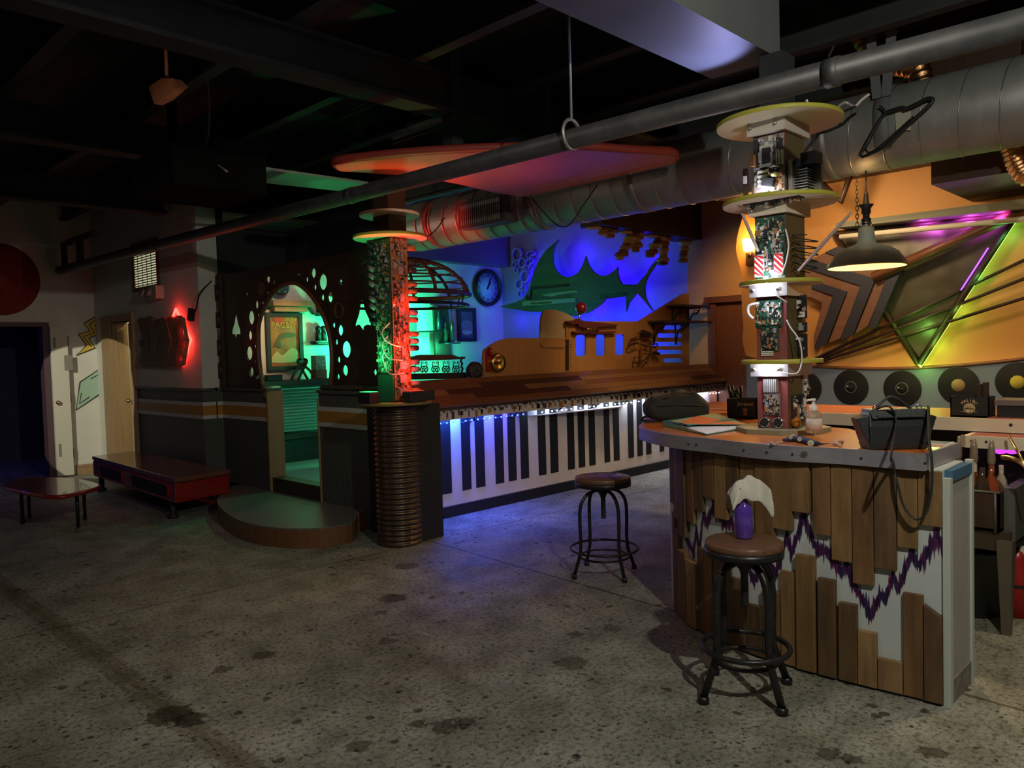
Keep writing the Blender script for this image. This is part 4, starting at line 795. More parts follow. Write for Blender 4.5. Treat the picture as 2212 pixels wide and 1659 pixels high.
b.bx((PX0+.13, PY0-.13, z0+.0), (PX0+.155, PY0-.02, z0+.14), 0); b.bx((PX0+.05, PY0-.135, z0+.14), (PX0+.14, PY0-.06, z0+.2), 1); b.bx((PX0+.02, PY0-.03, z0), (PX0+.05, PY0-.01, z0+.17), 2); b.tube([(PX0+.03, PY0-.05, z0+.15), (PX0+.1, PY0-.05, z0+.15)], .022, 1, 10); b.build('heat_sink', [mat('grey_aluminium', (.30,.31,.27), .4, .7), M['chip'], M['steel']], cp)
# board under the second disc
b = MB(); board(b, Matrix(((0,1,0,PX0-.06),(-1,0,0,PCY-.03),(0,0,-1,zd[1]-.011),(0,0,0,1))), .30, .07, rr, 50, 1, (1,2,3,4,0), reach=.025); b.build('underside_board', BM, cp)
z1_, z2_ = zd[2]+.02, zd[1]-.085
b = MB(); lb = board(b, onface('x', (PX0, PCY), z1_), .16, z2_-z1_, rr, 420, 0, (1,1,2,2,3,4,0,0), reach=.012, big=.6)
b.build('green_board', BM, cp)
for y in (.055, -.052):
    b = MB(); y0 = PCY+y; hh = .115
    b.bx((PX0-.02, y0-.024, z1_+.01), (PX0-.015, y0+.024, z1_+.01+hh), 0)
    for i in range(-2, 5):
        zq = z1_+.01+i*.03; P4 = []
        for dy, dz in ((.024, .048+.0), (.024, .062), (-.024, .014), (-.024, 0)):
            P4.append((y0+dy, min(max(zq+dz, z1_+.01), z1_+.01+hh)))
        if max(p[1] for p in P4)-min(p[1] for p in P4) > .008: b.hexa([(PX0-.0225, *p) for p in P4], [(PX0-.019, *p) for p in P4], 1)
    b.build('striped_reflector', [mat('reflector_white', (.75,.75,.75), .3), mat('reflector_red', (.6,.02,.02), .3)], cp)
# coil spring, drumsticks
b = MB(); zc = z1_+.02
b.tube([(PX0+.06+.055*math.cos(i*.3), PY0-.075+.062*math.sin(i*.3), zc+.0016*i+.012*math.sin(i*.3)) for i in range(118)], .0032, 0, 5); b.build('coil_spring', M['blackm'], cp)
def stick(a, c, nm='drumstick'):
    b = MB(); a, c = Vector(a), Vector(c); b.tube([a, a.lerp(c, .3), a.lerp(c, .93), a.lerp(c, .97), c], [.007, .010, .008, .005, .007], 0, 8); return b.build(nm, mat('grey_beige_stick', (.42,.33,.30), .5), cp)
q0, q1 = oX(1725, 585, PX0-.02), oX(1838, 460, PX0-.08); stick(q0, q1)
q0, q1 = oX(1638, 543, PX0-.03), oX(1601, 456, PX0-.05); stick(q0, q1)
# boards between third and fourth disc
z3 = zd[3]+.02; z4 = zd[2]-.085; h = z4-z3
b = MB(); board(b, onface('x', (PX0-.002, PCY+.012), z3+h*.52), .145, h*.46, rr, 190, 0, (1,1,2,3,0,4,0), reach=.010, big=.6); b.build('green_board', BM, cp)
b = MB(); board(b, onface('x', (PX0-.002, PCY+.005), z3+h*.12), .09, h*.40, rr, 150, 0, (1,2,0,4,1), reach=.010, big=.6); b.build('green_board', BM, cp)
b = MB()
for i in range(5): b.bx((PX0-.008, PCY-.01, z3+.012+i*.009), (PX0, PCY+.055, z3+.018+i*.009))
b.build('ivory_fins', M['compw'], cp)
b = MB(); b.tube(smooth_poly([(PX0-.01, PY1-.02, z4-.02), (PX0-.02, PY1+.03, z4-.03), (PX0-.02, PY1+.035, z4-.07), (PX0-.015, PY1+.01, z4-.1)], 5), .008, 0, 6); b.build('ribbon_cable', M['cable'], cp)
b = MB()
for zz_, hh_ in ((z3+.0, .12), (z3+.13, .05), (z3+.2, .12)): board(b, onface('x', (PX0+.12, PY0-.03), zz_), .05, hh_, rr, 10, 1, (1,2,3), reach=.03)
b.build('side_parts', BM, cp)
# below fourth disc
z5 = ZB+.025; h = zd[3]-.085-z5
b = MB(); b.bx((PX0-.012, PCY-.035, z5+h*.72), (PX0, PCY+.04, z5+h*.99), 0)
for i in range(7): b.bx((PX0-.03, PCY-.034+i*.0108, z5+h*.72), (PX0-.012, PCY-.03+i*.0108, z5+h*.98), 0)
b.build('finned_heat_sink', M['comp'], cp)
b = MB(); board(b, onface('x', (PX0-.002, PCY), z5+h*.26), .09, h*.44, rr, 150, 5, (1,2,2,2,1,4), reach=.012, big=.65); b.build('silver_board', BM, cp)
for y in (.042, -.032):
    b = MB(); b.lathe([(0,.012),(.022,.012),(.024,.016),(.028,.014),(.029,0)], (PX0, PCY+y, z5+h*.12), 0, 24, Matrix.Rotation(math.radians(-90), 3, 'Y')); b.lathe([(0,.0135),(.021,.0135)], (PX0, PCY+y, z5+h*.12), 1, 24, Matrix.Rotation(math.radians(-90), 3, 'Y')); b.build('gauge', [M['chrome'], M['chip']], cp)
b = MB()
board(b, Matrix(((1,0,0,PX0+.12),(0,0,-1,PY0),(0,1,0,z5+.03),(0,0,0,1))), .16, .14, rr, 40, 1, (1,1,2,3,4), reach=.012); board(b, Matrix(((1,0,0,PX1-.02),(0,0,-1,PY0),(0,1,0,z5+.16),(0,0,0,1))), .06, .14, rr, 26, 5, (2,3,1), reach=.012, big=.7); b.build('side_board', BM, cp)
b = MB(); b.ball((PX0+.05, PY0-.02, z5+.03), .026, 0, 14); b.build('amber_knob', mat('amber_plastic', (.5,.16,.02), .2), cp)
b = MB(); b.tube(smooth_poly([(PX0-.045, PCY-.02, zd[2]-.02), (PX0-.045, PCY-.05, zd[2]-.07), (PX0-.02, PY0-.012, zd[2]-.11)], 5), .004, 0, 6)
b.tube(smooth_poly([(PX0-.01, PY0-.005, zd[2]-.2), (PX0-.02, PY0-.03, zd[2]-.24), (PX0-.03, PY0-.08, zd[2]-.31), (PX0-.03, PY0-.09, zd[3]), (PX0-.03, PY0-.06, zd[3]-.06), (PX0-.04, PCY-.05, zd[3]-.05)], 6), .004, 0, 6)
b.tube(smooth_poly([(PX0-.01, PY0-.005, zd[1]-.16), (PX0-.02, PY0-.025, zd[1]-.24), (PX0-.02, PY0-.012, zd[1]-.32), (PX0-.03, PY0+.01, zd[2]+.03)], 6), .004, 0, 6); b.build('white_wire', M['cable'], cp)
b = MB(); zt0 = zd[0]+.012
b.tube([(PX1-.1+.04*math.cos(i*.45), PY0-.08, zt0+.012+.05*abs(math.sin(i*.225))) for i in range(15)], .007, 0, 6); b.bx((PX0-.1, PCY+.06, zt0), (PX0-.02, PCY+.14, zt0+.02)); b.bx((PX1-.06, PY0-.09, zt0), (PX1+.02, PY0-.02, zt0+.022)); b.build('power_adapter', M['cable'], cp)
LED = glow('white_puck_led', (.8,.82,1), 30)
for z, dn in ((zd[2]-.018, 1), (zd[3]-.018, 1), (zd[2]+.02, 0), (zd[1]+.018, 0)):
    b = MB(); b.ball((PX0-.055, PCY, z), .016 if dn else .012, 0, 12, (.8,1.6 if dn else 1,.6)); b.build('puck_led', LED, cp)
    light('POINT', (PX0-.075, PCY, z-.02 if dn else z+.02), (.80,.80,1), .9, .012)
# ---- corner column by the piano wall: corrugated base and coloured boards
CXC, CYC = 3.74, 4.99
cc = thing('corrugated_column', 'round ribbed bronze pipe pedestal at the left end of the piano wall', 'column', (CXC, CYC, 0))
prof = [(.168, 0)]
nr = 27
for i in range(nr):
    for j in range(6): a = j/6*2*math.pi; prof.append((.168+.012*(1-math.cos(a))/2*1.3, 1.11*(i+j/6)/nr))
prof.append((.168, 1.11))
b = MB(); b.lathe(prof, (CXC, CYC, 0), 0, 48); b.build('ribbed_pipe', mat('bronze_pipe', (.16,.11,.075), .32, .75, c2=(.10,.07,.05), scale=10), cc)
cz = 1.145; disc(cc, 'cap_disc', (CXC, CYC, 1.122), .285, [mat('ochre_disc_edge', (.25,.16,.05), .5), M['brown']])
b = MB(); b.bx((XP-.02, 4.88, 0), (4.1, YP+.1, 1.10)); struct(b, 'wall_corner', M['black'])
cl = thing('circuit_column', 'tall column of circuit boards lit green on the left face and red on the right', 'column', (CXC, CYC, 1.135))
gx, gy = .085, .10
b = MB(); b.bx((CXC-gx, CYC-gy, 1.135), (CXC+gx, CYC+gy, 2.95)); b.build('post_core', M['brown'], cl)
disc(cl, 'shelf_disc', (CXC, CYC, 2.425), .29, [M['lime'], M['cream']]); disc(cl, 'shelf_disc', (CXC, CYC, 2.60), .235, [M['cream'], M['cream']])
rr = random.Random(33)
b = MB(); board(b, onface('x', (CXC-gx, CYC), 1.36), .19, 1.04, rr, 420, 0, (0,1,1,2,4,4,5), reach=.02, big=.7)
b.bx((CXC-gx-.008, CYC-gy, 1.14), (CXC-gx, CYC+gy, 1.35), 0)
for i in range(11): z = 1.75+i*.06; b.lathe([(0,0),(.02,0),(.02,.07),(0,.07)], (CXC-gx-.005, CYC+gy+.005, z), rr.choice((1,1,5)), 10, Matrix.Rotation(math.radians(-60), 3, 'X'))
b.build('green_face_boards', BM, cl)
b = MB(); board(b, onface('y', (CXC, CYC-gy), 1.15), .16, 1.26, rr, 520, 4, (1,1,2,4,4,5), reach=.02, big=.7)
for i in range(11): z = 1.18+i*.105; b.bx((CXC-.02+rr.uniform(-.03,.03), CYC-gy-.03, z), (CXC+.02, CYC-gy-.006, z+.06), 5)
for i in range(22):
    z = 1.16+i*.056
    if i % 7 not in (3, 6): b.lathe([(0,0),(.021,0),(.021,.075),(0,.075)], (CXC+gx, CYC-gy+.0, z), rr.choice((1,4,5,4)), 10, Matrix.Rotation(math.radians(90), 3, 'Y'))
b.build('red_face_boards', [M['pcb'], M['chip'], M['comp'], M['compw'], M['compr'], M['pcb2']], cl)
b = MB()
for sx in (0, 1, 2): 
    pts = [(CXC-gx-.03, CYC-gy-.01+.03*sx, 1.75-.1*sx), (CXC-gx-.06, CYC-gy+.05, 1.68-.1*sx), (CXC-gx-.05, CYC-gy-.01, 1.60-.12*sx), (CXC-.02, CYC-gy-.04, 1.56-.1*sx)]
    b.tube(smooth_poly(pts, 5), .005, 0, 5)
b.build('loose_wires', M['cable'], cl)
LG, LR = glow('green_led', (.05,1,.3), .8), glow('red_led', (1,.05,.02), .6)
for nm, c_, m_ in (('green_uplight', (CXC-.24, CYC+.02, 1.135), LG), ('red_uplight', (CXC-.0, CYC-.24, 1.135), LR)):
    t = thing('uplight', nm.split('_')[0]+' glowing floodlight in a black case at the foot of the circuit column', 'light fixture', c_)
    b = MB(); dx, dy = (.05, .08) if nm[0] == 'g' else (.08, .05); b.bx((c_[0]-dx, c_[1]-dy, 1.134), (c_[0]+dx, c_[1]+dy, 1.22)); b.build('case', M['black'], t, .008)
    b = MB(); b.bx((c_[0]-dx*.8, c_[1]-dy*.8, 1.221), (c_[0]+dx*.8, c_[1]+dy*.8, 1.225)); b.build('lens', m_, t)
t = thing('uplight', 'unlit black floodlight case behind the red one at the column foot', 'light fixture', (CXC+.2, CYC-.12, 1.135)); b = MB(); b.bx((CXC+.14, CYC-.19, 1.134), (CXC+.25, CYC-.07, 1.22)); b.build('case', M['black'], t, .008)
light('SPOT', (CXC-.22, CYC+.0, 1.24), (.03,1,.25), 22, .03, (CXC-.10, CYC, 2.1), spot=75, blend=.6)
light('SPOT', (CXC+.0, CYC-.22, 1.24), (1,.03,.02), 60, .03, (CXC+.03, CYC-.07, 2.1), spot=52, blend=.6)
for z_, p_ in ((1.35, .9), (1.6, .7), (1.9, .4)): light('POINT', (CXC+.02, CYC-.20, z_), (1,.03,.02), p_*2, .02)
light('POINT', (CXC-.20, CYC-.02, 1.5), (.03,1,.25), 1.2, .02)
light('SPOT', (CXC+.25, CYC-.2, 1.3), (1,.03,.02), 210, .03, oX(955, 500, 5.42), spot=30, blend=.9)
light('SPOT', (4.75, 5.9, 2.3), (1,.02,.015), 26, .05, (5.45, 6.25, 2.85), spot=80, blend=.8)  # added red spot in mid air, boosts the glow on the duct
# ================================================================== CEILING: PIPE, DUCT, RED PANEL, BITS
XPI = 3.2; a, c = oX(128, 584, XPI), oX(2300, 28, XPI)
pi = thing('sprinkler_main', 'long dusty black pipe running under the ceiling from left to right', 'pipe', (XPI, 5, 2.6))
b = MB(); b.tube([(XPI, a.y, a.z), (XPI, c.y-1, c.z+(c.z-a.z)/(c.y-a.y)*-1)], .053, 0, 18)
for f_ in (.3, .62, .93):
    q = a.lerp(c, f_); b.tube([q+Vector((0,.03,0)), q-Vector((0,.03,0))], .058, 0, 18)
b.build('main', M['pipe'], pi)
b = MB(); r1, r2 = oX(140, 575, XPI), oX(174, 566, XPI); zt3 = oX(140, 527, XPI).z; b.tube([(XPI, r1.y, r1.z), (XPI, r1.y, zt3), (XPI, r1.y-1.2, zt3)], .04, 0, 10); b.tube([(XPI, r2.y, r2.z), (XPI, r2.y, zt3)], .045, 0, 10); b.build('riser', M['pipe'], pi)
hq = oX(1235, 290, XPI); b = MB(); R_ = .07; b.tube([(XPI+R_*math.cos(i*math.pi/9), hq.y, hq.z+R_*1.1*math.sin(i*math.pi/9)-.0) for i in range(18)], .010, 0, 6, True); b.tube([(XPI, hq.y, hq.z+R_), (XPI, hq.y, CEIL)], .007, 0, 6); b.build('hanger_ring', mat('galvanised', (.35,.36,.36), .4, .7), pi)
XD, RD = 5.6, .265; zdct = 2.93; yend_ = oX(905, 520, XD).y
du = thing('spiral_duct', 'large galvanised spiral air duct crossing above the bar', 'duct', (XD, 2, zdct-RD))
b = MB(); b.tube([(XD, -3, zdct), (XD, yend_, zdct)], RD, 0, 40)
y = -2.9; 
while y < yend_: b.tube([(XD+(RD+.001)*math.cos(i*math.pi/20), y+.22*i/40, zdct+(RD+.001)*math.sin(i*math.pi/20)) for i in range(41)], .005, 1, 5); y += .22
b.build('pipe', [mat('galvanised_duct', (.27,.29,.285), .5, .3, c2=(.20,.215,.21), scale=4, stretch=(1,2,1)), mat('duct_seam', (.34,.35,.35), .35, .8)], du)
for yb_ in (yend_-.35, 5.05, 3.9, 2.3): b = MB(); b.tube([(XD, yb_, zdct), (XD, yb_-.09, zdct)], RD+.006, 0, 40); b.build('band', mat('dull_duct_band', (.2,.2,.2), .5, .6), du)
g0 = oX(1040, 458, XD-.33); b = MB(); b.bx((XD-.34, g0.y-.33, g0.z-.13), (XD-.15, g0.y+.33, g0.z+.13), 0); b.bx((XD-.345, g0.y-.29, g0.z-.10), (XD-.338, g0.y+.29, g0.z+.10), 1)
for i in range(19): y = g0.y-.27+i*.03; b.bx((XD-.352, y, g0.z-.10), (XD-.34, y+.01, g0.z+.10), 2)
b.build('air_grille', [mat('grille_box', (.14,.14,.135), .45, .5), M['black'], M['comp']], du)
# orange red lens panel
ZR = 2.88
op = thing('suspended_panel', 'large orange red lens shaped panel hanging flat beneath the ceiling', 'ceiling panel', oZ(1090, 370, ZR))
C7 = lambda P: [(700+x/2.765, 280+y/2.765) for x, y in P]
ol = sp2([(62,215),(90,245),(130,250)], 3)+sp2([(540,278),(800,325),(1000,372),(1180,400)], 3)+sp2([(1210,395),(1500,335),(1780,270),(2040,215),(2085,205)], 3)+sp2([(2100,190),(2095,165),(2060,152)], 3)+sp2([(1800,140),(1480,120),(1100,128),(800,140),(500,160),(200,190),(90,205)], 3)
lay = wZ(C7(ol), ZR)
b = MB(); b.plate(lay, [], frameZ(ZR+.03), .06, 0); b.build('board', [mat('orange_red_textured_paint', (.50,.11,.05), .42, bump=.5, scale=45)], op)
b = MB(); b.tube([(x, y, ZR+.03) for x, y in lay], .032, 0, 6, True); b.build('rim', mat('dark_red_rim', (.25,.03,.02), .5), op)
q = oZ(980, 340, ZR); q2 = oZ(1180, 345, ZR+.05); b = MB(); b.bx((q.x-.05, q.y-.05, ZR+.05), (q.x+.05, q.y+.05, CEIL)); b.build('hanging_post', M['beam'], op); b = MB(); b.bx((q2.x-.03, q2.y-.03, ZR+.05), (q2.x+.03, q2.y+.03, CEIL)); b.build('hanging_post', M['beam'], op)
light('SPOT', (3.9, 4.3, 1.35), (1, .28, .10), 26, .1, (3.95, 4.35, 2.9), spot=66, blend=1)  # added orange spot below the panel, brightens its underside
# pale ceiling boards seen over the arch and the hanging speaker
b = MB(); b.plate(wZ(C3([(165,100),(450,130),(1070,190),(900,250),(400,360),(170,310)]), 2.95), [], frameZ(2.97), .02); tag(b.build('ceiling_board', mat('grey_ceiling_board', (.15,.14,.12), .7)), 'pale grey loose board under the ceiling above the arch screen', 'panel')
C8 = lambda P: [(x/2.011, y/2.011) for x, y in P]
b = MB(); b.plate(wZ(C8([(1070,730),(1600,805),(1500,838),(1050,790)]), 2.95), [], frameZ(2.97), .02); tag(b.build('ceiling_board', mat('white_ceiling_board', (.3,.3,.28), .7)), 'white ceiling board with green glow left of the red lens panel', 'panel')
light('SPOT', (3.2, 5.9, 2.3), (.03, 1, .25), 5, .05, oZ(*C8([(1500,815)])[0], 2.95), spot=40)
pj = thing('hanging_projector_mount', 'black box hanging from the dark ceiling above the dance floor', 'box', oZ(430, 410, 2.7))
q = oX(430, 385, 2.6)
b = MB(); b.box((q.x, q.y, q.z), (.7, .75, .28), 0); b.box((q.x-.1, q.y+.2, q.z+.6), (.06, .06, 1.0), 0); b.build('box', mat('dull_black_box', (.006,.0065,.0065), 1, spec=.05), pj)
q3 = oX(450, 300, 2.6); b = MB(); b.tube(smooth_poly([oX(445,150,2.6), oX(452,220,2.6), oX(450,290,2.6), oX(440,330,2.6), oX(455,345,2.6), oX(490,370,2.55)], 5), .008, 0, 6); b.build('dangling_cord', mat('grey_cord', (.25,.2,.18), .6), pj)
q = oX(362, 198, 1.9); b = MB(); 
q4 = oX(362,200,1.9); b.tube([(1.9, q4.y, q4.z), (1.9, q4.y, CEIL)], .01, 0, 6); b.plate(wX([(330,190),(358,171),(383,171),(397,186),(365,214),(342,226)], 1.9), [], frameX(1.9), .05); t = tag(b.build('amber_panel', wood('amber_wood_panel', (.32,.13,.06), (.38,.16,.08), 'y', .5)), 'small amber wooden panel hanging in the dark upper left ceiling', 'panel')
light('SPOT', (1.2, 4.2, 2.3), (1,.7,.5), 5, .05, oX(362, 198, 1.9), spot=20)  # helper spot on the amber panel, no source there
# ================================================================== FRONT BAR
ZT = 1.04; SB = .46/.44
bar = thing('curved_bar', 'curved bar with orange top, steel edge and upright reclaimed planks over a painted sound wave', 'bar', (3.7, 1.7, 0))
rim = [oZ(x, y, ZT) for x, y in ((2065,957),(1992,981),(1822,969),(1714,964),(1610,956),(1541,948),(1475,942),(1418,933),(1385,923))]
rp = [(p.x, p.y) for p in rim]
front = rp[1:]+[(x*SB, y*SB) for x, y in ((3.8,2.66),(4.0,2.78),(4.3,2.90),(4.55,2.96))]+[(4.97,3.1)]
front = [front[0]]+sp2(front, 4)[1:]
inner = [(4.97,2.35)]+[(x*SB, y*SB) for x, y in ((4.4,2.2),(4.1,2.02),(4.05,1.62),(3.95,1.5),(3.76,1.36),(3.70,1.2))]
top = [rp[0]]+front+sp2(inner, 3)
b = MB(); b.plate(top, [], frameZ(ZT-.03), .06); b.build('bar_top', M['bartop'], bar)
def offs(P, d):
    out = []
    for i in range(len(P)):
        a = Vector(P[max(0,i-1)]); c = Vector(P[min(len(P)-1,i+1)]); t = (c-a).normalized(); out.append((P[i][0]-t.y*d, P[i][1]+t.x*d))
    return out
edge = [rp[0]]+front
e2 = offs(edge, .012)
b = MB(); vs = []; n = len(edge)
for (x, y), (u, v) in zip(edge, e2): vs += [(x,y,ZT-.068),(u,v,ZT-.068),(u,v,ZT+.002),(x,y,ZT+.002)]
fs = []
for i in range(n-1):
    for k_ in range(4): fs.append((i*4+k_, i*4+(k_+1)%4, (i+1)*4+(k_+1)%4, (i+1)*4+k_))
b.add(vs, fs)
# screws on the edge band
for px, py in ((1452,956),(1610,966),(1610,982),(1714,972),(1847,985),(1974,997),(1530,952)):
    q = oZ(px, py, ZT-.02); nn = min(range(n), key=lambda i: (e2[i][0]-q.x)**2+(e2[i][1]-q.y)**2); b.ball((e2[nn][0], e2[nn][1], ZT-.035), .006, 1, 8)
b.build('edge_band', [M['steel'], M['black']], bar)
base = [(3.455,.965),(3.435,1.2),(3.425,1.45),(3.43,1.68),(3.48,1.95),(3.58,2.2),(3.74,2.41),(3.92,2.57),(4.12,2.68),(4.5,2.78),(4.96,2.8)]
bs = [base[0]]+sp2(base, 8)[1:]
inn = [(4.96,2.45),(4.5,2.42),(4.15,2.25),(3.95,1.9),(3.86,1.5),(3.78,.975)]
b = MB(); b.plate(bs+sp2(inn, 4), [], frameZ((ZT-.07)/2), ZT-.07, 0)
b.build('bar_body', [mat('pale_blue_white_paint', (.55,.60,.60), .5, c2=(.50,.55,.55), scale=3)], bar)
Ls = [0]
for i in range(1, len(bs)): Ls.append(Ls[-1]+math.hypot(bs[i][0]-bs[i-1][0], bs[i][1]-bs[i-1][1]))
def bpt(s):
    s = max(0, min(Ls[-1]-1e-4, s)); i = max(j for j in range(len(Ls)-1) if Ls[j] <= s); f = (s-Ls[i])/(Ls[i+1]-Ls[i])
    a, c = Vector(bs[i]), Vector(bs[i+1]); t = (c-a).normalized(); return a.lerp(c, f), t
def s_of_px(px, z=.55):
    lo, hi = 0.0, 1.99
    best = min((abs(prx((*bpt(s)[0], z))-px), s) for s in [i*.01 for i in range(200)])
    return best[1]
def z_of(py, s, px):
    p, t = bpt(s); d = ray(px, py); k2 = Vector((p.x, p.y, EYE))-CAM; return EYE + d.z/math.hypot(d.x, d.y)*math.hypot(k2.x, k2.y)
C4 = lambda x, y: (1420+x/2.374, 960+y/2.374)
wp = []
for i, (a, c2_) in enumerate((((.27,.155,.06),(.20,.11,.04)),((.22,.115,.045),(.15,.075,.028)),((.15,.085,.038),(.09,.05,.022)),((.33,.20,.085),(.25,.14,.055)),((.17,.10,.05),(.12,.068,.035)))):
    wp.append(mat('reclaimed_plank_%d' % i, a, .65, 0, tuple(v*.55 for v in c2_), 3.2, (5, 5, .8), .15, thr=(.38, .74)))
rr = random.Random(4)
def plank(x0, x1, ya, yb, shade, thick=None, slant=0):
    p0, p1 = C4(x0, 0)[0], C4(x1, 0)[0]; ym = (ya+yb)/2; s0, s1 = s_of_px(p1), s_of_px(p0)
    sm_ = (s0+s1)/2; p, t = bpt(sm_); wdt = max(.02, s1-s0-.003); nrm = Vector((-t.y, t.x))
    if nrm.dot(Vector((-1, -1))) < 0: nrm = -nrm
    pxm = (p0+p1)/2; zlo = 0.015 if yb is None else 0
    return p, t, nrm, wdt, sm_, pxm
def upper(x0, x1, yb, sh):
    p, t, nrm, wdt, sm_, pxm = plank(x0, x1, 100, yb, sh); zb_ = z_of(C4(0, yb)[1], sm_, pxm); th = rr.uniform(.018, .034); b = MB()
    c = p+nrm*(th/2+.001); R = Matrix(((t.x, nrm.x, 0), (t.y, nrm.y, 0), (0, 0, 1))); zt_a = ZT-.073
    b.box((c.x, c.y, (zb_+zt_a)/2), (wdt, th, zt_a-zb_), 0, R); b.build('plank', wp[sh], bar, .003)
def lower(x0, x1, yt, sh, slant=0):
    p, t, nrm, wdt, sm_, pxm = plank(x0, x1, yt, 1200, sh); zt_a = z_of(C4(0, yt)[1], sm_, pxm); th = rr.uniform(.018, .034); b = MB()
    c = p+nrm*(th/2+.001); R = Matrix(((t.x, nrm.x, 0), (t.y, nrm.y, 0), (0, 0, 1))); vs = []
    z1 = zt_a-slant
    for z_l, z_r in ((.012, .012), (z1, zt_a)):
        for sx, sy in ((-1,-1),(1,-1),(1,1),(-1,1)):
            q = R @ Vector((sx*wdt/2, sy*th/2, 0)); vs.append((c.x+q.x, c.y+q.y, z_l if sx < 0 else z_r))
    b.hexa(vs[:4], vs[4:], 0); b.build('plank', wp[sh], bar, .003)
for x0, x1, yb, sh in ((1343,1462,415,0),(1230,1340,527,0),(1122,1230,635,2),(1010,1124,715,1),(905,1010,595,0),(803,905,460,1),(698,799,343,0),(610,706,432,0),(525,612,500,1),(445,525,435,0),(375,445,330,2),(310,375,380,0),(252,310,275,1),(207,250,340,2),(168,207,400,1),(136,168,470,2),(112,136,380,1),(94,112,300,2)):
    upper(x0, x1, yb, sh)
for x0, x1, yt, sh, sl in ((1364,1477,818,2,.045),(1260,1366,760,1,0),(1126,1260,1098,3,0),(1030,1130,952,3,0),(930,1030,808,2,0),(828,923,684,2,0),(722,822,563,0,0),(635,724,647,0,0),(545,635,742,1,0),(465,545,820,2,0),(384,465,685,4,0),(300,384,560,2,0),(256,300,530,1,0),(214,256,530,2,0),(170,214,596,3,0),(128,170,546,1,0),(108,128,430,2,0),(94,108,345,1,0)):
    lower(x0, x1, yt, sh, sl)
# painted sound wave
wave = [(1478,545),(1435,462),(1390,560),(1345,618),(1305,560),(1270,640),(1235,740),(1205,672),(1165,795),(1145,772),(1090,878),(1040,780),(1000,690),(970,610),(945,652),(900,590),(860,545),(820,540),(790,450),(755,365),(725,470),(690,560),(665,462),(640,580),(605,668),(575,600),(545,720),(520,645),(490,700),(455,610),(420,480),(385,395),(350,412),(320,360),(290,318),(270,370),(255,405),(238,350),(215,540),(200,440),(185,560),(160,500),(130,430),(112,370)]
pts = []
for x, y in wave:
    px, py = C4(x, y); s = s_of_px(px); pts.append((s, z_of(py, s, px)))
b = MB(); rr = random.Random(8)
for (s0, z0), (s1, z1) in zip(pts[:-1], pts[1:]):
    m = max(2, int(abs(s1-s0)/.004)+int(abs(z1-z0)/.012))
    for i in range(m):
        f = i/m; s = s0+(s1-s0)*f; z = z0+(z1-z0)*f; h = rr.uniform(.022, .05)+(rr.random() < .25)*rr.uniform(.015,.045)
        p, t = bpt(s); nrm = Vector((-t.y, t.x)); nrm = nrm if nrm.dot(Vector((-1,-1))) > 0 else -nrm; q = p+nrm*.0025; wd_ = rr.uniform(.0025,.0045)
        a, c = q-t*wd_, q+t*wd_; g = p-nrm*.002; mi = rr.choice((0,0,1,2))
        hu, hd = h*rr.uniform(.5,1), h*rr.uniform(.5,1)
        b.add([(a.x,a.y,z-hd*.5),(c.x,c.y,z-hd*.5),(q.x,q.y,z-hd),(a.x,a.y,z+hu*.5),(c.x,c.y,z+hu*.5),(q.x,q.y,z+hu),(g.x,g.y,z)], [(0,1,4,3),(0,2,1),(3,4,5),(0,3,6),(1,6,4)], mi)
b.build('sound_wave_paint', [mat('wave_purple', (.07,.02,.10), .5), mat('wave_navy', (.02,.02,.09), .5), mat('wave_plum', (.13,.01,.07), .5)], bar)
b = MB(); b.bx((3.45,.945,.01), (3.78,.962,ZT-.12), 0); b.bx((3.44,.935,0), (3.475,.963,ZT-.10), 1); b.bx((3.755,.935,0), (3.785,.963,ZT-.06), 1); b.bx((3.476,.94,0), (3.754,.964,.10), 2)
b.build('end_panel', [mat('grey_white_end_paint', (.42,.41,.38), .5, c2=(.36,.35,.32), scale=4), mat('pale_corner_trim', (.52,.56,.50), .5), mat('scuffed_kick', (.14,.12,.10), .7, c2=(.3,.28,.25), scale=14)], bar)
b = MB(); b.bx((3.476,.935,ZT-.115), (3.754,1.04,ZT-.072)); b.build('blue_masking_tape', mat('blue_tape', (.05,.14,.24), .6), bar)
# ---- rear counter
rc = thing('back_bar_counter', 'straight back counter with red brown top and cream edge below the vinyl records', 'counter', (5.3, 1.2, 0))
b = MB(); b.bx((5.0,-2.5,.985), (5.72,3.3,1.045)); b.build('top', wood('red_brown_counter', (.30,.09,.04), (.36,.12,.055), 'y', .35, 4), rc)
b = MB(); b.bx((4.985,-2.5,.975), (5.0,3.3,1.05), 0)
for y in (1.55, 1.05): b.lathe([(0,.002),(.009,.002),(.009,0)], (4.984,y,1.02), 1, 12, Matrix.Rotation(math.radians(-90), 3, 'Y'))
b.build('cream_edge', [M['cream'], M['black']], rc)
b = MB(); b.bx((5.5,-2.5,0), (5.7,3.3,.985)); b.build('base', M['black'], rc)
ls = thing('drop_shelf', 'short lower shelf with cream edge and red top below the back counter', 'shelf', (4.9, 0, .95)); q0 = oX(2072, 925, 4.72)
b = MB(); b.plate([(4.735,-2.5),(4.735,q0.y-.03),(4.76,q0.y-.005),(4.80,q0.y),(4.98,q0.y),(4.98,-2.5)], [], frameZ(.955), .03, 0); b.bx((4.76,-2.5,.968), (4.97,q0.y-.03,.972), 1); b.build('board', [M['cream'], mat('red_shelf_top', (.30,.05,.03), .35)], ls)
b = MB(); b.plate([(4.72,-2.5),(4.72,q0.y-.03),(4.75,q0.y),(4.752,q0.y),(4.737,q0.y-.03),(4.737,-2.5)], [], frameZ(.945), .065, 0)
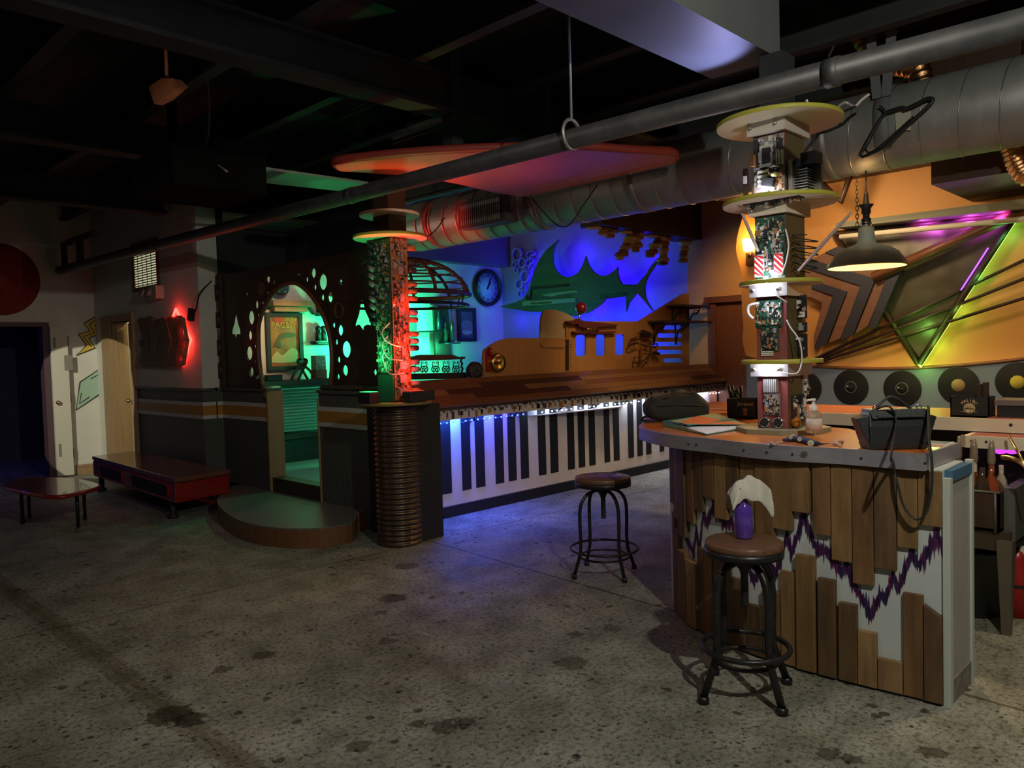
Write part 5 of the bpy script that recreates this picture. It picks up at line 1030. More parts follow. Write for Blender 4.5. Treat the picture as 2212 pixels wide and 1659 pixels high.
for y in (q0.y-.06, q0.y-.13): b.lathe([(0,.002),(.007,.002),(.007,0)], (4.719,y,.95), 1, 12, Matrix.Rotation(math.radians(-90), 3, 'Y'))
b.build('cream_edge', [M['cream'], M['black']], ls)
for y in (q0.y-.3, -1.5): b = MB(); b.bx((4.94, y-.02, .93), (4.984, y+.02, .98)); b.build('bracket', M['blackm'], ls)
# ================================================================== STOOLS
def stool(label, c, seat_z, seat_r, ring_r, foot_r, leg_r, rot, ring_z, seat_th=.03):
    t = thing('bar_stool', label, 'stool', (c[0], c[1], 0), 'industrial bar stools'); X, Y = c
    b = MB(); b.lathe([(0,seat_z-seat_th),(seat_r-.004,seat_z-seat_th),(seat_r,seat_z-seat_th+.005),(seat_r,seat_z-.005),(seat_r-.005,seat_z),(0,seat_z)], (X,Y,0), 0, 48)
    b.build('seat', wood('stool_seat_wood', (.20,.10,.055), (.10,.05,.03), 'y', .45, 9, .2), t)
    b = MB(); b.lathe([(seat_r-.03,seat_z-seat_th-.03),(seat_r+.001,seat_z-seat_th-.03),(seat_r+.003,seat_z-seat_th+.001),(seat_r-.03,seat_z-seat_th+.001),(seat_r-.03,seat_z-seat_th-.03)], (X,Y,0), 0, 48); b.lathe([(0,seat_z-seat_th-.028),(seat_r-.03,seat_z-seat_th-.028)], (X,Y,0), 0, 40); b.build('seat_ring', M['blackm'], t)
    hub = seat_z-seat_th-.085
    b = MB(); b.lathe([(0,hub+.06),(.03,hub+.06),(.03,hub),(.022,hub-.01),(.016,hub-.03),(.016,hub-.16),(.019,hub-.165),(0,hub-.17)], (X,Y,0), 0, 16); b.build('screw_post', M['blackm'], t)
    for k_ in range(4):
        a = rot+k_*math.pi/2; d = Vector((math.cos(a), math.sin(a), 0)); o = Vector((X, Y, 0)); rl_ = ring_r*.80; b = MB()
        P = [o+d*.02+Vector((0,0,hub+.02)), o+d*(rl_*.35)+Vector((0,0,hub+.025)), o+d*(rl_*.75)+Vector((0,0,hub-.005)), o+d*rl_+Vector((0,0,hub-.09)), o+d*rl_+Vector((0,0,ring_z+.06))]
        P = smooth_poly(P, 5)+[o+d*(rl_+.005)+Vector((0,0,ring_z-.02)), o+d*(foot_r-.004)+Vector((0,0,.03))]
        b.tube(P, leg_r, 0, 12); b.lathe([(leg_r*.9,.03),(leg_r*1.5,.022),(leg_r*1.5,.0),(0,.0)], o+d*foot_r, 0, 14); b.build('leg', M['blackm'], t)
    b = MB(); b.tube([(X+ring_r*math.cos(i*math.pi/24), Y+ring_r*math.sin(i*math.pi/24), ring_z) for i in range(48)], leg_r*.72, 0, 10, True)
    b.tube([(X+ring_r*.72*math.cos(i*math.pi/24), Y+ring_r*.72*math.sin(i*math.pi/24), ring_z-.055) for i in range(48)], leg_r*.6, 0, 8, True); b.build('foot_ring', M['blackm'], t)
    return t
stool('tall dark stool alone on the concrete in front of the piano wall', (4.08, 3.20), .655, .185, .225, .235, .0115, math.radians(70), .175)
stool('near stool with a purple bottle and cloth on its wooden seat', (3.035, 1.625), .665, .163, .182, .222, .0165, math.radians(67), .205)
# spray bottle and cloth
sc0 = oZ(1607, 1162, .665); bx_ = Vector((sc0.x-.0, sc0.y, .665))
sb = thing('purple_bottle', 'clear bottle of purple cleaner standing on the near stool', 'bottle', bx_)
b = MB(); b.lathe([(0,.002),(.034,.002),(.039,.008),(.039,.10),(.038,.125),(.033,.145),(.016,.165),(.015,.178),(0,.178)], bx_, 0, 24); body_ = b.build('bottle_body', mat('purple_liquid', (.13,.06,.48), .08, c2=(.09,.04,.36), scale=20, coat=1), sb)
b = MB(); b.lathe([(.0395,.02),(.0397,.02),(.0397,.10),(.0395,.10)], bx_, 0, 14, None, True, -75, -30); b.build('bottle_label', mat('white_label', (.5,.48,.55), .5), body_)
b = MB(); b.lathe([(0,.176),(.018,.176),(.018,.2),(.012,.205),(0,.205)], bx_, 0, 14); b.bx((bx_.x-.045, bx_.y-.012, .665+.2), (bx_.x+.03, bx_.y+.012, .665+.225)); b.build('spray_head', M['black'], sb)
cu = MB(); rows = []
NX, NY = 26, 22
vs = []
rgt = _r0; fwd = _fh
for j in range(NY+1):
    for i in range(NX+1):
        u, v = (i/NX-.5)*2, (j/NY-.5)*2
        x = .022+u*(.098 if u > 0 else .088); y = v*.07
        e = [(-1,.195),(-.75,.232),(-.4,.258),(0,.270),(.4,.262),(.75,.238),(1,.205)]
        k_ = max(q for q in range(len(e)-1) if e[q][0] <= u+1e-6 or q == 0); f_ = (u-e[k_][0])/(e[k_+1][0]-e[k_][0]); z = e[k_][1]*(1-f_)+e[k_+1][1]*f_
        g = [(-1,.06),(-.6,.085),(-.25,.088),(.1,.09),(.4,.105),(.7,.125),(.9,.12),(1,.095)]
        m_ = max(q for q in range(len(g)-1) if g[q][0] <= u+1e-6 or q == 0); f_ = (u-g[m_][0])/(g[m_+1][0]-g[m_][0]); dr_ = g[m_][1]*(1-f_)+g[m_+1][1]*f_
        z -= dr_*max(0, -v)**1.6 + .07*max(0, v)**1.6; y *= 1-.25*abs(v)**3
        z += .010*math.sin(5*u+1.5)*math.sin(3*v)
        z += .006*math.sin(7*u+2*v)+.004*math.sin(9*v-4*u)+.004*math.cos(13*u*v+3)
        y += .012*math.sin(5*u)*v
        p = bx_+rgt*x+fwd*y+Vector((0,0,z)); vs.append(p)
fs = [(j*(NX+1)+i, j*(NX+1)+i+1, (j+1)*(NX+1)+i+1, (j+1)*(NX+1)+i) for j in range(NY) for i in range(NX)]
cu.add(vs, fs, 0, True); co = cu.build('cleaning_cloth', mat('white_terry_cloth', (.66,.63,.56), .9, bump=.6, scale=160))
s_ = co.modifiers.new('thick', 'SOLIDIFY'); s_.thickness = .006; s_ = co.modifiers.new('sub', 'SUBSURF'); s_.levels = 1; s_.render_levels = 1
tag(co, 'crumpled white terry cloth draped over the purple bottle', 'cloth')
# ================================================================== THINGS ON THE BAR
# handbag
hb = oZ(1930, 968, ZT); U = _r0.copy(); Vf = _fh.copy()
def bag(u, v, z): return hb + U*u + Vf*v + Vector((0,0,z))
hg = thing('leather_handbag', 'black leather handbag with flared sides standing on the right end of the bar', 'bag', hb)
prof_ = [(0,.118,.055),(.02,.125,.06),(.10,.128,.058),(.145,.125,.05),(.165,.118,.042)]
b = MB(); n_ = len(prof_)
vs = []
for z, hw, hd in prof_: vs += [bag(-hw,-hd,z), bag(hw,-hd,z), bag(hw,hd,z), bag(-hw,hd,z)]
fs = [(0,3,2,1)]+[(i*4+k_, i*4+(k_+1)%4, i*4+4+(k_+1)%4, i*4+4+k_) for i in range(n_-1) for k_ in range(4)]+[tuple((n_-1)*4+k_ for k_ in range(4))]
b.add(vs, fs); b.build('bag_body', M['leather'], hg, .006)
for sg in (-1, 1):
    b = MB(); b.hexa([bag(sg*.115,-.05,.01), bag(sg*.122,-.05,.01), bag(sg*.122,.05,.01), bag(sg*.115,.05,.01)], [bag(sg*.122,-.045,.15), bag(sg*.172,-.03,.135), bag(sg*.172,.03,.135), bag(sg*.122,.045,.15)]); b.build('side_wing', M['leather'], hg, .004)
b = MB(); b.hexa([bag(-.118,-.065,.135), bag(.118,-.065,.135), bag(.118,-.057,.135), bag(-.118,-.057,.135)], [bag(-.122,-.052,.168), bag(.122,-.052,.168), bag(.122,-.04,.170), bag(-.122,-.04,.170)]); b.tube([bag(-.10,-.063,.15), bag(-.095,-.067,.140), bag(.095,-.067,.140), bag(.10,-.063,.15)], .003, 0, 6); b.hexa([bag(-.12,-.05,.165), bag(.12,-.05,.165), bag(.12,.045,.165), bag(-.12,.045,.165)], [bag(-.115,-.045,.172), bag(.115,-.045,.172), bag(.115,.04,.172), bag(-.115,.04,.172)]); b.build('flap', M['leather'], hg, .003)
b = MB(); b.tube(smooth_poly([bag(-.085,-.02,.17), bag(-.065,-.02,.195), bag(-.03,-.02,.222), bag(.005,-.02,.215), bag(.04,-.02,.19), bag(.065,-.02,.172)], 6), .006, 0, 8); b.build('handle', M['leather'], hg)
b = MB(); b.tube([bag(-.09+.012*math.cos(i*.7), -.03, .178+.012*math.sin(i*.7)) for i in range(9)], .003, 0, 6, True); b.build('ring', M['chrome'], hg); b = MB(); b.tube([bag(.095+.01*math.cos(i*.7), -.03, .178+.01*math.sin(i*.7)) for i in range(9)], .003, 0, 6, True); b.build('ring', M['chrome'], hg)
C9 = lambda x, y: (1420+x/2.374, 960+y/2.374)
def onbar(px, py, X): return oX(px, py, X)
XS = rp[1][0]-.022
L1 = [bag(-.085,-.04,.178), bag(-.05,-.075,.185), bag(-.03,-.085,.12), oZ(1925, 985, ZT+.012)+Vector((0,0,0))]
stp1 = [onbar(1930, 1000, XS), onbar(1940, 1050, XS+.002), onbar(1953, 1095, XS+.004), onbar(1978, 1122, XS+.006), onbar(2000, 1108, XS+.008), onbar(2012, 1060, XS+.010), onbar(2013, 1000, XS+.016), onbar(2007, 950, XS+.05), bag(.125,-.05,.178)]
b = MB(); b.tube(smooth_poly(L1+stp1, 6), .012, 0, 8, False, .35); b.build('shoulder_strap', M['leather'], hg)
b = MB(); q = onbar(2008, 975, XS+.13); b.box(q, (.012,.012,.03)); q = onbar(2004, 958, XS+.14); b.box(q, (.012,.012,.01)); b.build('strap_buckle', M['chrome'], hg)
# notebook behind bag
q = oZ(2020, 962, ZT); b = MB(); b.box((q.x+.05, q.y+.02, ZT+.004), (.10,.14,.008), 0); b.box((q.x+.05, q.y+.02, ZT+.0085), (.08,.12,.002), 1); tag(b.build('notepad', [M['compw'], M['greyx']]), 'small white edged pad lying behind the handbag at the bar end', 'notepad')
# sanitizer
hs_ = Vector((3.82, 1.555, ZT+.0255)); q = oZ(1758, 935, ZT+.025); hs_ = Vector((q.x, q.y, ZT+.0255))
sn = thing('sanitizer_bottle', 'clear pump bottle of hand sanitizer at the foot of the circuit post', 'bottle', hs_)
b = MB(); b.lathe([(0,.001),(.036,.001),(.039,.006),(.039,.075),(.034,.095),(.016,.112),(.014,.118),(0,.118)], hs_, 0, 24); body_ = b.build('bottle_body', mat('clear_gel', (.62,.52,.42), .08, trans=.55), sn)
b = MB(); b.lathe([(.0395,.012),(.0398,.012),(.0398,.072),(.0395,.072)], hs_, 0, 20, None, True, 150, 275); b.build('bottle_label', mat('pale_label', (.60,.52,.46), .5), body_)
b = MB(); b.lathe([(.018,.11),(.018,.132),(.008,.136),(.007,.155),(.011,.156),(.011,.166),(0,.168)], hs_, 0, 16); b.tube([hs_+Vector((0,0,.16)), hs_+Vector((-.012,.022,.160)), hs_+Vector((-.015,.028,.154))], .005, 0, 8); b.tube([hs_+Vector((0,0,.03)), hs_+Vector((0,0,.11))], .003, 0, 6); b.build('pump', M['compw'], sn)
# daisy scarf
TIE = mat('pale_pink_tie', (.5,.36,.36), .8); sfm = mat('navy_fabric', (.015,.018,.06), .8, c2=(.025,.03,.09), scale=30)
sf = thing('daisy_mask', 'navy cloth mask with white daisies lying in a crumpled heap on the bar', 'mask', oZ(1760, 958, ZT))
pts = [oZ(x, y, ZT+.012) for x, y in ((1692,951),(1710,948),(1730,950),(1755,956),(1775,959),(1790,958))]
b = MB(); b.tube(smooth_poly(pts, 5), [.003+.021*math.sin(math.pi*min(1, (i+1.5)/23))*(.9+.15*math.sin(i*1.9)) for i in range(26)], 0, 14, False, .75); o_ = b.build('cloth', sfm, sf)
b = MB()
for px, py, r in ((1727,949,.012),(1751,957,.017),(1708,945,.010)):
    c = oZ(px, py, ZT+.026); n_ = (CAM-c).normalized(); t1 = n_.cross(Vector((0,0,1))).normalized(); t2 = n_.cross(t1); c = c+n_*.012
    for k_ in range(9): a = k_*2*math.pi/9; d = t1*math.cos(a)+t2*math.sin(a); e = t1*-math.sin(a)+t2*math.cos(a); b.add([c+d*.002, c+d*r*.6+e*r*.2, c+d*r, c+d*r*.6-e*r*.2, c+d*r*.6+n_*.002], [(0,1,4),(1,2,4),(2,3,4),(3,0,4)], 0)
    b.ball(c+n_*.001, r*.25, 1, 8)
b.build('daisy', [mat('daisy_white', (.65,.62,.5), .7), mat('daisy_yellow', (.6,.45,.05), .7)], sf)
for P in (((1690,953),(1678,957),(1668,958),(1666,953)),((1706,945),(1712,940),(1722,943)),((1790,957),(1806,958),(1818,963),(1808,957),(1796,953)),((1800,958),(1815,950),(1822,948),(1818,955))): b = MB(); b.tube(smooth_poly([oZ(x, y, ZT+.010) for x, y in P], 5), .0045, 0, 6, False, .6); b.build('tie', TIE, sf)
# folders
fd = thing('document_folder', 'teal plastic folder holding papers on the bar beside the circuit post', 'folder', oZ(1500, 935, ZT))
A = [oZ(1432,920,ZT), oZ(1525,941,ZT), oZ(1612,926,ZT), oZ(1545,905,ZT)]
up_ = Vector((0,0,1))
b = MB(); b.hexa([p+up_*.002 for p in A], [p+up_*.006 for p in A]); b.hexa([A[0]+up_*.028, A[0].lerp(A[1],.62)+up_*.032, A[2].lerp(A[3],.3)+up_*.03, A[3]+up_*.028], [A[0]+up_*.031, A[0].lerp(A[1],.62)+up_*.035, A[2].lerp(A[3],.3)+up_*.033, A[3]+up_*.031]); b.hexa([A[0]+up_*.006, A[0].lerp(A[1],.7)+up_*.006, A[0].lerp(A[1],.72)+up_*.007+Vf*.01, A[0]+up_*.007+Vf*.01], [A[0]+up_*.028, A[0].lerp(A[1],.55)+up_*.022, A[0].lerp(A[1],.57)+up_*.022+Vf*.01, A[0]+up_*.028+Vf*.01]); b.build('cover', mat('teal_plastic', (.02,.22,.17), .35), fd)
b = MB(); P0_, P1_ = A[0].lerp(A[1], .6), A[1].lerp(A[2], .96)
b.hexa([A[0].lerp(A[1],.5)+up_*.007, A[1].lerp(A[2],.02)+up_*.007, A[2]+up_*.007, A[3]+up_*.007], [A[0].lerp(A[1],.45)+up_*.026, A[1].lerp(A[2],.0)+up_*.010, A[2]+up_*.016, A[3]+up_*.026]); b.build('papers', mat('white_paper', (.66,.67,.72), .7), fd)
b = MB(); Q = [A[0].lerp(A[1],.2)+up_*.035, A[0].lerp(A[1],.60)+up_*.037+Vf*.012, A[2]+up_*.022, A[3]+up_*.036]; b.hexa(Q, [p+up_*.003 for p in Q], 0); Q2 = [Q[0].lerp(Q[1],.55), Q[1].lerp(Q[2],.15), Q[1].lerp(Q[2],.95), Q[0].lerp(Q[3],.6)]; b.hexa([p+up_*.0032 for p in Q2], [p+up_*.004 for p in Q2], 1); b.build('leaflet', [mat('cream_leaflet', (.50,.45,.26), .6, c2=(.2,.32,.2), scale=9), mat('orange_red_leaflet', (.75,.16,.05), .6)], fd)
# backpack
bc = oZ(1462, 908, ZT); bp_ = thing('backpack', 'dark olive backpack lying flat on the far left of the curved bar', 'bag', bc)
b = MB(); NU, NV = 40, 20; vs = []; rr = random.Random(2)
for j in range(NV+1):
    ph = -math.pi/2+math.pi*j/NV
    for i in range(NU):
        a = 2*math.pi*i/NU; e = .4
        ca, sa = math.cos(a), math.sin(a); cp_, sp3 = math.cos(ph), math.sin(ph)
        x = math.copysign(abs(ca)**e, ca)*cp_**.22*.20; y = math.copysign(abs(sa)**e, sa)*cp_**.22*.125; z = math.copysign(abs(sp3)**.8, sp3)
        h = .078+.012*math.sin(x*9+.6)
        z = z*h+.08+ (.014*math.sin(18*x+6*y)+.012*math.sin(31*x-14*y+1)+.008*math.sin(33*y+5*x)+.006*math.sin(64*x+22*y))*(1 if z > -.3 else 0)
        k_ = 1-.22*max(0, z-.10)/.06
        vs.append(bc+U*(x*k_)+Vf*(y*k_+.03)+up_*max(.003, z))
fs = [(j*NU+i, j*NU+(i+1)%NU, (j+1)*NU+(i+1)%NU, (j+1)*NU+i) for j in range(NV) for i in range(NU)]
b.add(vs, fs, 0, True); b.build('pack_body', mat('olive_black_canvas', (.028,.026,.018), .8, c2=(.018,.017,.012), scale=40, bump=.2), bp_)
b = MB(); b.tube(smooth_poly([bc+U*-.19+up_*.08-Vf*.05, bc+U*-.13-Vf*.092+up_*.10, bc+U*0-Vf*.098+up_*.105, bc+U*.12-Vf*.094+up_*.095, bc+U*.19-Vf*.05+up_*.085], 5), .006, 0, 6); b.tube(smooth_poly([bc+U*-.15+up_*.125, bc+U*-.05-Vf*.03+up_*.147, bc+U*.08-Vf*.03+up_*.145, bc+U*.16+up_*.11], 5), .006, 0, 6); b.build('zip_seam', M['black'], bp_)
b = MB(); b.tube(smooth_poly([bc+U*-.2+up_*.03, bc+U*-.225-Vf*.03+up_*.012, bc+U*-.2-Vf*.09+up_*.008, bc+U*-.14-Vf*.105+up_*.008], 5), .014, 0, 8, False, .35); b.build('strap', M['black'], bp_)
# napkin caddies
def textX(b, s, size, X, y, z, mi, rotz=0): b.text(s, size, Matrix(((0,0,-1,X),(-1,0,0,y),(0,1,0,z),(0,0,0,1))), mi, .0008)
LOGOY, LOGOR = mat('caddy_logo_cream', (.68,.52,.28), .5), mat('caddy_logo_red', (.50,.15,.05), .5)
def caddy(lab, c, w, d, h, mark, straws=0):
    t = thing('napkin_caddy', lab, 'caddy', c, None); x, y, z = c; x0 = x-d/2
    b = MB(); th = .006
    b.bx((x0, y-w/2, z), (x+d/2, y+w/2, z+.01)); b.bx((x0, y-w/2, z), (x0+th, y+w/2, z+h)); b.bx((x+d/2-th, y-w/2, z), (x+d/2, y+w/2, z+h)); b.bx((x0, y-w/2, z), (x+d/2, y-w/2+th, z+h)); b.bx((x0, y+w/2-th, z), (x+d/2, y+w/2, z+h)); b.bx((x-.003, y-w/2, z), (x+.003, y+w/2, z+h*.9))
    b.build('caddy_box', M['black'], t)
    b = MB(); mark(b, x0-.001, y, z, w, h); b.build('printed_logo', [LOGOY, LOGOR, M['black']], t)
    if straws:
        rr = random.Random(straws)
        for i in range(straws):
            bb = MB(); yy = y+w*rr.uniform(.02,.40); xx_ = x+rr.uniform(-d*.3, d*.3); bb.tube([(xx_, yy, z+.02), (xx_+rr.uniform(-.03,.03), yy+rr.uniform(-.05,.05), z+h+rr.uniform(.05,.1))], rr.choice((.006,.004,.01)), 0, 8)
            tag(bb.build('straw', M['black']), 'black straw standing in the caddy left of the circuit post', 'straw', 'straws in the left caddy')
def jim(b, X, y, z, w, h):
    y = y-w*.12; textX(b, 'JIM BEAM', w*.13, X, y-.0, z+h*.72, 0); b.lathe([(0,.002),(w*.08,.001),(w*.08,0)], (X, y, z+h*.42), 1, 18, Matrix.Rotation(math.radians(-90), 3, 'Y')); b.bx((X-.0015, y-w*.06, z+h*.18), (X, y+w*.06, z+h*.34), 1)
def jim2(b, X, y, z, w, h): b.lathe([(0,.002),(w*.13,.001),(w*.13,0)], (X, y, z+h*.45), 1, 18, Matrix.Rotation(math.radians(-90), 3, 'Y')); b.bx((X-.0015, y-w*.2, z+h*.62), (X, y+w*.2, z+h*.68), 1)
def mal(b, X, y, z, w, h):
    zc = z+h*.45; R_ = h*.25
    for i, ch_ in enumerate('MALIBU'):
        a = math.radians(138-i*19); rr3 = Matrix.Rotation(a-math.pi/2, 4, 'Z')
        b.text(ch_, h*.20, Matrix(((0,0,-1,X),(-1,0,0,y-R_*1.5*math.cos(a)),(0,1,0,zc+R_*1.5*math.sin(a)),(0,0,0,1))) @ rr3, 0, .0008)
    RYm = Matrix.Rotation(math.radians(-90), 3, 'Y')
    b.lathe([(R_*.88,.0),(R_*.88,.002),(R_,.002),(R_,0)], (X, y, zc), 0, 28, RYm); b.lathe([(0,.0008),(R_*.78,.0008)], (X, y, zc), 0, 28, RYm)
    b.bx((X-.002, y-R_*1.3, zc-R_*.75), (X-.0005, y+R_*1.4, zc-R_*.68), 0); b.bx((X-.003, y-R_*.75, zc-R_*.2), (X-.001, y+R_*.75, zc-R_*.05), 2)
    for i in range(-2, 3): b.bx((X-.003, y+i*R_*.28-R_*.03, zc-R_*.05), (X-.001, y+i*R_*.28+R_*.05, zc+R_*(.5-.1*abs(i))), 2)
    b.bx((X-.003, y-R_*.2, zc-R_*.7), (X-.001, y-R_*.12, zc-R_*.1), 2)
q = oZ(1600, 893, ZT); caddy('black napkin caddy full of straws on the bar left of the circuit post', (4.80, 2.56, ZT), .17, .12, .105, jim2, 9)
caddy('black caddy with a small cream and orange logo half hidden behind the circuit post', (4.55, 2.40, ZT), .20, .13, .125, jim)
caddy('black caddy with a round cream palm logo on the back counter', (5.14, oX(2095, 880, 5.08).y, 1.046), .20, .14, .12, mal)
y_ = oX(2128, 850, 5.15).y
for i, (dy, h) in enumerate(((0,.2),(.03,.19))): b = MB(); b.bx((5.15, y_+dy-.012, 1.046), (5.19, y_+dy+.012, 1.046+h)); tag(b.build('menu_card', M['brown']), ['taller dark upright card beside the palm logo caddy', 'shorter dark upright card beside the palm logo caddy'][i], 'card')
b = MB(); y_ = oX(2200, 850, 5.2).y; b.bx((5.08, y_-.16, 1.046), (5.3, y_+.08, 1.12), 0); b.bx((5.07, y_-.17, 1.12), (5.31, y_+.09, 1.15), 1); tag(b.build('storage_box', [M['black'], mat('dusty_lid', (.14,.11,.10), .6)]), 'black box with a dusty brown lid at the right end of the back counter', 'box')
b = MB(); y_ = oX(2140, 890, 5.02).y; b.bx((4.995, y_-.2, 1.046), (5.15, y_+.02, 1.052)); tag(b.build('bar_mat', mat('red_bar_mat', (.36,.09,.06), .5)), 'flat red mat on the back counter in front of the dark box', 'mat')
# ================================================================== RACK, BIN, EXTINGUISHER BEHIND THE BAR
rk = thing('bottle_rack', 'steel stand with a brown bin of bottles behind the right end of the bar', 'rack', (4.75, 1.1, 0))
X0 = 4.45; q0, q1 = oX(2092, 1065, X0), oX(2160, 1065, X0); zr = q1.z
b = MB(); b.bx((X0, q1.y, zr-.20), (X0+.012, q0.y+.25, zr)); b.bx((X0, q1.y, zr-.2), (X0+.40, q1.y+.012, zr)); b.bx((X0, q1.y, zr-.2), (X0+.4, q0.y+.25, zr-.185)); b.build('bin', M['brown'], rk)
b = MB(); b.tube([(X0-.003, q1.y, zr), (X0-.003, q0.y+.25, zr)], .006, 0, 6); b.tube([(X0-.003, q1.y+.02, zr-.2), (X0-.003, q1.y+.02, zr)], .006, 0, 6); b.bx((X0+.05, q1.y-.055, zr-.25), (X0+.40, q1.y-.005, zr+.02)); b.build('steel_rail', mat('dull_grey_steel', (.13,.13,.125), .5, .4), rk)
b = MB(); b.bx((X0+.02, q1.y-.04, zr-.30), (X0+.35, q0.y+.25, zr-.20)); b.build('apron', mat('dull_brown_metal', (.07,.05,.035), .5, .4), rk)
for x, y in ((X0+.05, q1.y-.018), (X0+.33, q1.y+.14), (X0+.05, q0.y+.2), (X0+.33, q0.y+.2)):
    b = MB(); b.hexa([(x-.02, y-.02, 0), (x+.02, y-.02, 0), (x+.02, y+.02, 0), (x-.02, y+.02, 0)], [(x-.05, y-.035, zr-.24), (x+.03, y-.035, zr-.24), (x+.03, y+.035, zr-.24), (x-.05, y+.035, zr-.24)]); b.build('leg', mat('grey_steel_leg', (.16,.14,.11), .5, .5), rk)
labs = [('whiskey bottle with white label and pourer in the brown bin, left of the orange one', .0), ('bottle of orange liquor with pourer in the brown bin', .0), ('round dark bottle low between the two pourer bottles', 0), ('clear square bottle with white label at the right edge of the brown bin', 0), ('slim bottle with pourer behind the bar top corner', 0)]
bm_ = [mat('amber_liquor', (.14,.05,.02), .1, coat=.5), mat('orange_liquor', (.26,.06,.02), .1, coat=.5), mat('dark_liquor', (.05,.03,.02), .1, coat=.5), mat('clear_bottle', (.35,.30,.25), .1, coat=.5), mat('amber_liquor_pale', (.2,.12,.06), .1, coat=.5)]
for i, (px, top_, wpx, mi) in enumerate(((2104,948,34,0),(2142,950,32,1),(2122,1010,30,2),(2163,1005,26,3),(2068,945,22,4))):
    d_ = (.16,.10,.06,.16,.22)[i]; q = oX(px, 1060, X0+d_); zt5 = oX(px, top_, X0+d_).z; zb5 = zr-.183 if i < 4 else zr-.183; Z_ = (q-CAM).dot(FW); r = wpx*Z_/FPX/2; h = zt5-zb5
    if i == 4: q = Vector((X0+.3, q0.y+.12, 0)); r = .03
    t = thing('liquor_bottle', labs[i][0], 'bottle', (q.x, q.y, zb5), 'bottles in the brown bin')
    o_ = Vector((q.x, q.y, zb5)); b = MB()
    if i in (2, 3): b.lathe([(0,0),(r,0),(r,h*.6),(r*.8,h*.75),(r*.35,h*.85),(r*.35,h),(0,h)], o_, 0, 20)
    else: b.lathe([(0,0),(r,0),(r,h*.38),(r*.85,h*.48),(r*.36,h*.60),(r*.32,h*.74),(0,h*.74)], o_, 0, 20)
    b.build('glass', bm_[mi], t)
    if i not in (2, 3): b = MB(); b.lathe([(r*.45,h*.72),(r*.5,h*.76),(r*.42,h*.9),(r*.25,h),(0,h)], o_, 0, 14); b.build('pourer', mat('smoky_pourer', (.22,.17,.13), .25), t)
    b = MB(); b.lathe([(r*1.01,h*.1),(r*1.01,h*.30)] if i not in (2,3) else [(r*1.01,h*.3),(r*1.01,h*.55)], o_, 0, 14, None, True, 150, 290)
    if i == 0: b.lathe([(r*.37,h*.58),(r*.34,h*.72)], o_, 0, 10, None, True, 150, 290)
    b.build('paper_label', [mat('bottle_label', (.55,.50,.42), .6), bm_[1], bm_[2], mat('white_bottle_label', (.6,.58,.52), .6), bm_[4]][i], t)
tc = oX(2092, 1290, 4.35); cx3, cy3 = 4.78, oX(2100, 1280, 4.78).y; tn = thing('trash_bin', 'dark grey trash bin with a shiny can on top under the bottle rack', 'bin', (cx3, cy3, 0))
b = MB(); b.lathe([(0,.004),(.13,.0),(.16,.34),(.17,.34),(.17,.36),(.15,.36),(.12,.02),(0,.02)], (cx3, cy3, 0), 0, 28); b.build('bin_body', mat('grey_green_plastic', (.05,.055,.05), .5), tn)
b = MB(); b.ball((cx3, cy3, .32), .145, 0, 18, (1,1,.4)); b.build('bag_of_rubbish', mat('dark_bin_bag', (.06,.07,.075), .3), tn)
q = oX(2133, 1220, cx3-.05); b = MB(); b.tube([(cx3-.10, q.y, q.z), (cx3+.02, q.y+.03, q.z+.005)], .034, 0, 16); tag(b.build('metal_can', M['chrome']), 'shiny metal can lying on top of the trash bin', 'can')
fx = oX(2197, 1235, 4.85); fe = thing('fire_extinguisher', 'red fire extinguisher standing on the floor at the far right behind the rack leg', 'fire extinguisher', (4.85, fx.y, 0))
zt6 = oX(2194, 1180, 4.85).z; b = MB(); r = .06; b.lathe([(0,.0),(r,.0),(r,zt6-.06),(r*.8,zt6-.02),(r*.4,zt6),(0,zt6)], (4.85, fx.y, 0), 0, 24); b.build('cylinder', mat('extinguisher_red', (.42,.02,.015), .3), fe)
b = MB(); b.lathe([(0,zt6),(.02,zt6),(.02,zt6+.04),(0,zt6+.04)], (4.85, fx.y, 0), 0, 12); b.bx((4.84, fx.y-.09, zt6+.03), (4.86, fx.y+.04, zt6+.045)); b.bx((4.84, fx.y-.08, zt6+.055), (4.86, fx.y+.03, zt6+.065)); b.build('valve_handle', M['black'], fe)
b = MB(); b.lathe([(r*1.01,.16),(r*1.01,.18)], (4.85, fx.y, 0), 0, 24); b.build('strap_band', M['black'], fe)
b = MB(); b.plate(wX([(2203,1178),(2212,1180),(2218,1210),(2206,1215)], 4.82), [], frameX(4.82), .01); tag(b.build('paper_tag', M['compw']), 'white paper tag beside the fire extinguisher', 'tag')
# soda gun hose
b = MB(); P = [oX(2165,988,4.4), oX(2185,990,4.35), oX(2212,1005,4.3), oX(2240,1040,4.3)]; b.tube(smooth_poly(P, 5), .012, 0, 8)
tag(b.build('drink_hose', M['brass']), 'brassy flexible drink hose curving out at the right edge', 'hose')
b = MB(); b.tube([oX(2178,940,4.66), oX(2214,1003,4.45)], .007, 0, 8); tag(b.build('metal_rod', M['brass']), 'thin brass rod slanting below the lower shelf at the right edge', 'rod')
for px in (2160, 2185):
    q = oX(px, 968, 5.2); b = MB(); b.ball((5.2, q.y, q.z), .035, 0, 12, (1,1.4,1)); t = b.build('violet_lamp', glow('violet_lamp', (.6,.05,.8), 1.2)); tag(t, {2160:'left of two small violet glowing spots under the back counter', 2185:'right of two small violet glowing spots under the back counter'}[px], 'light')
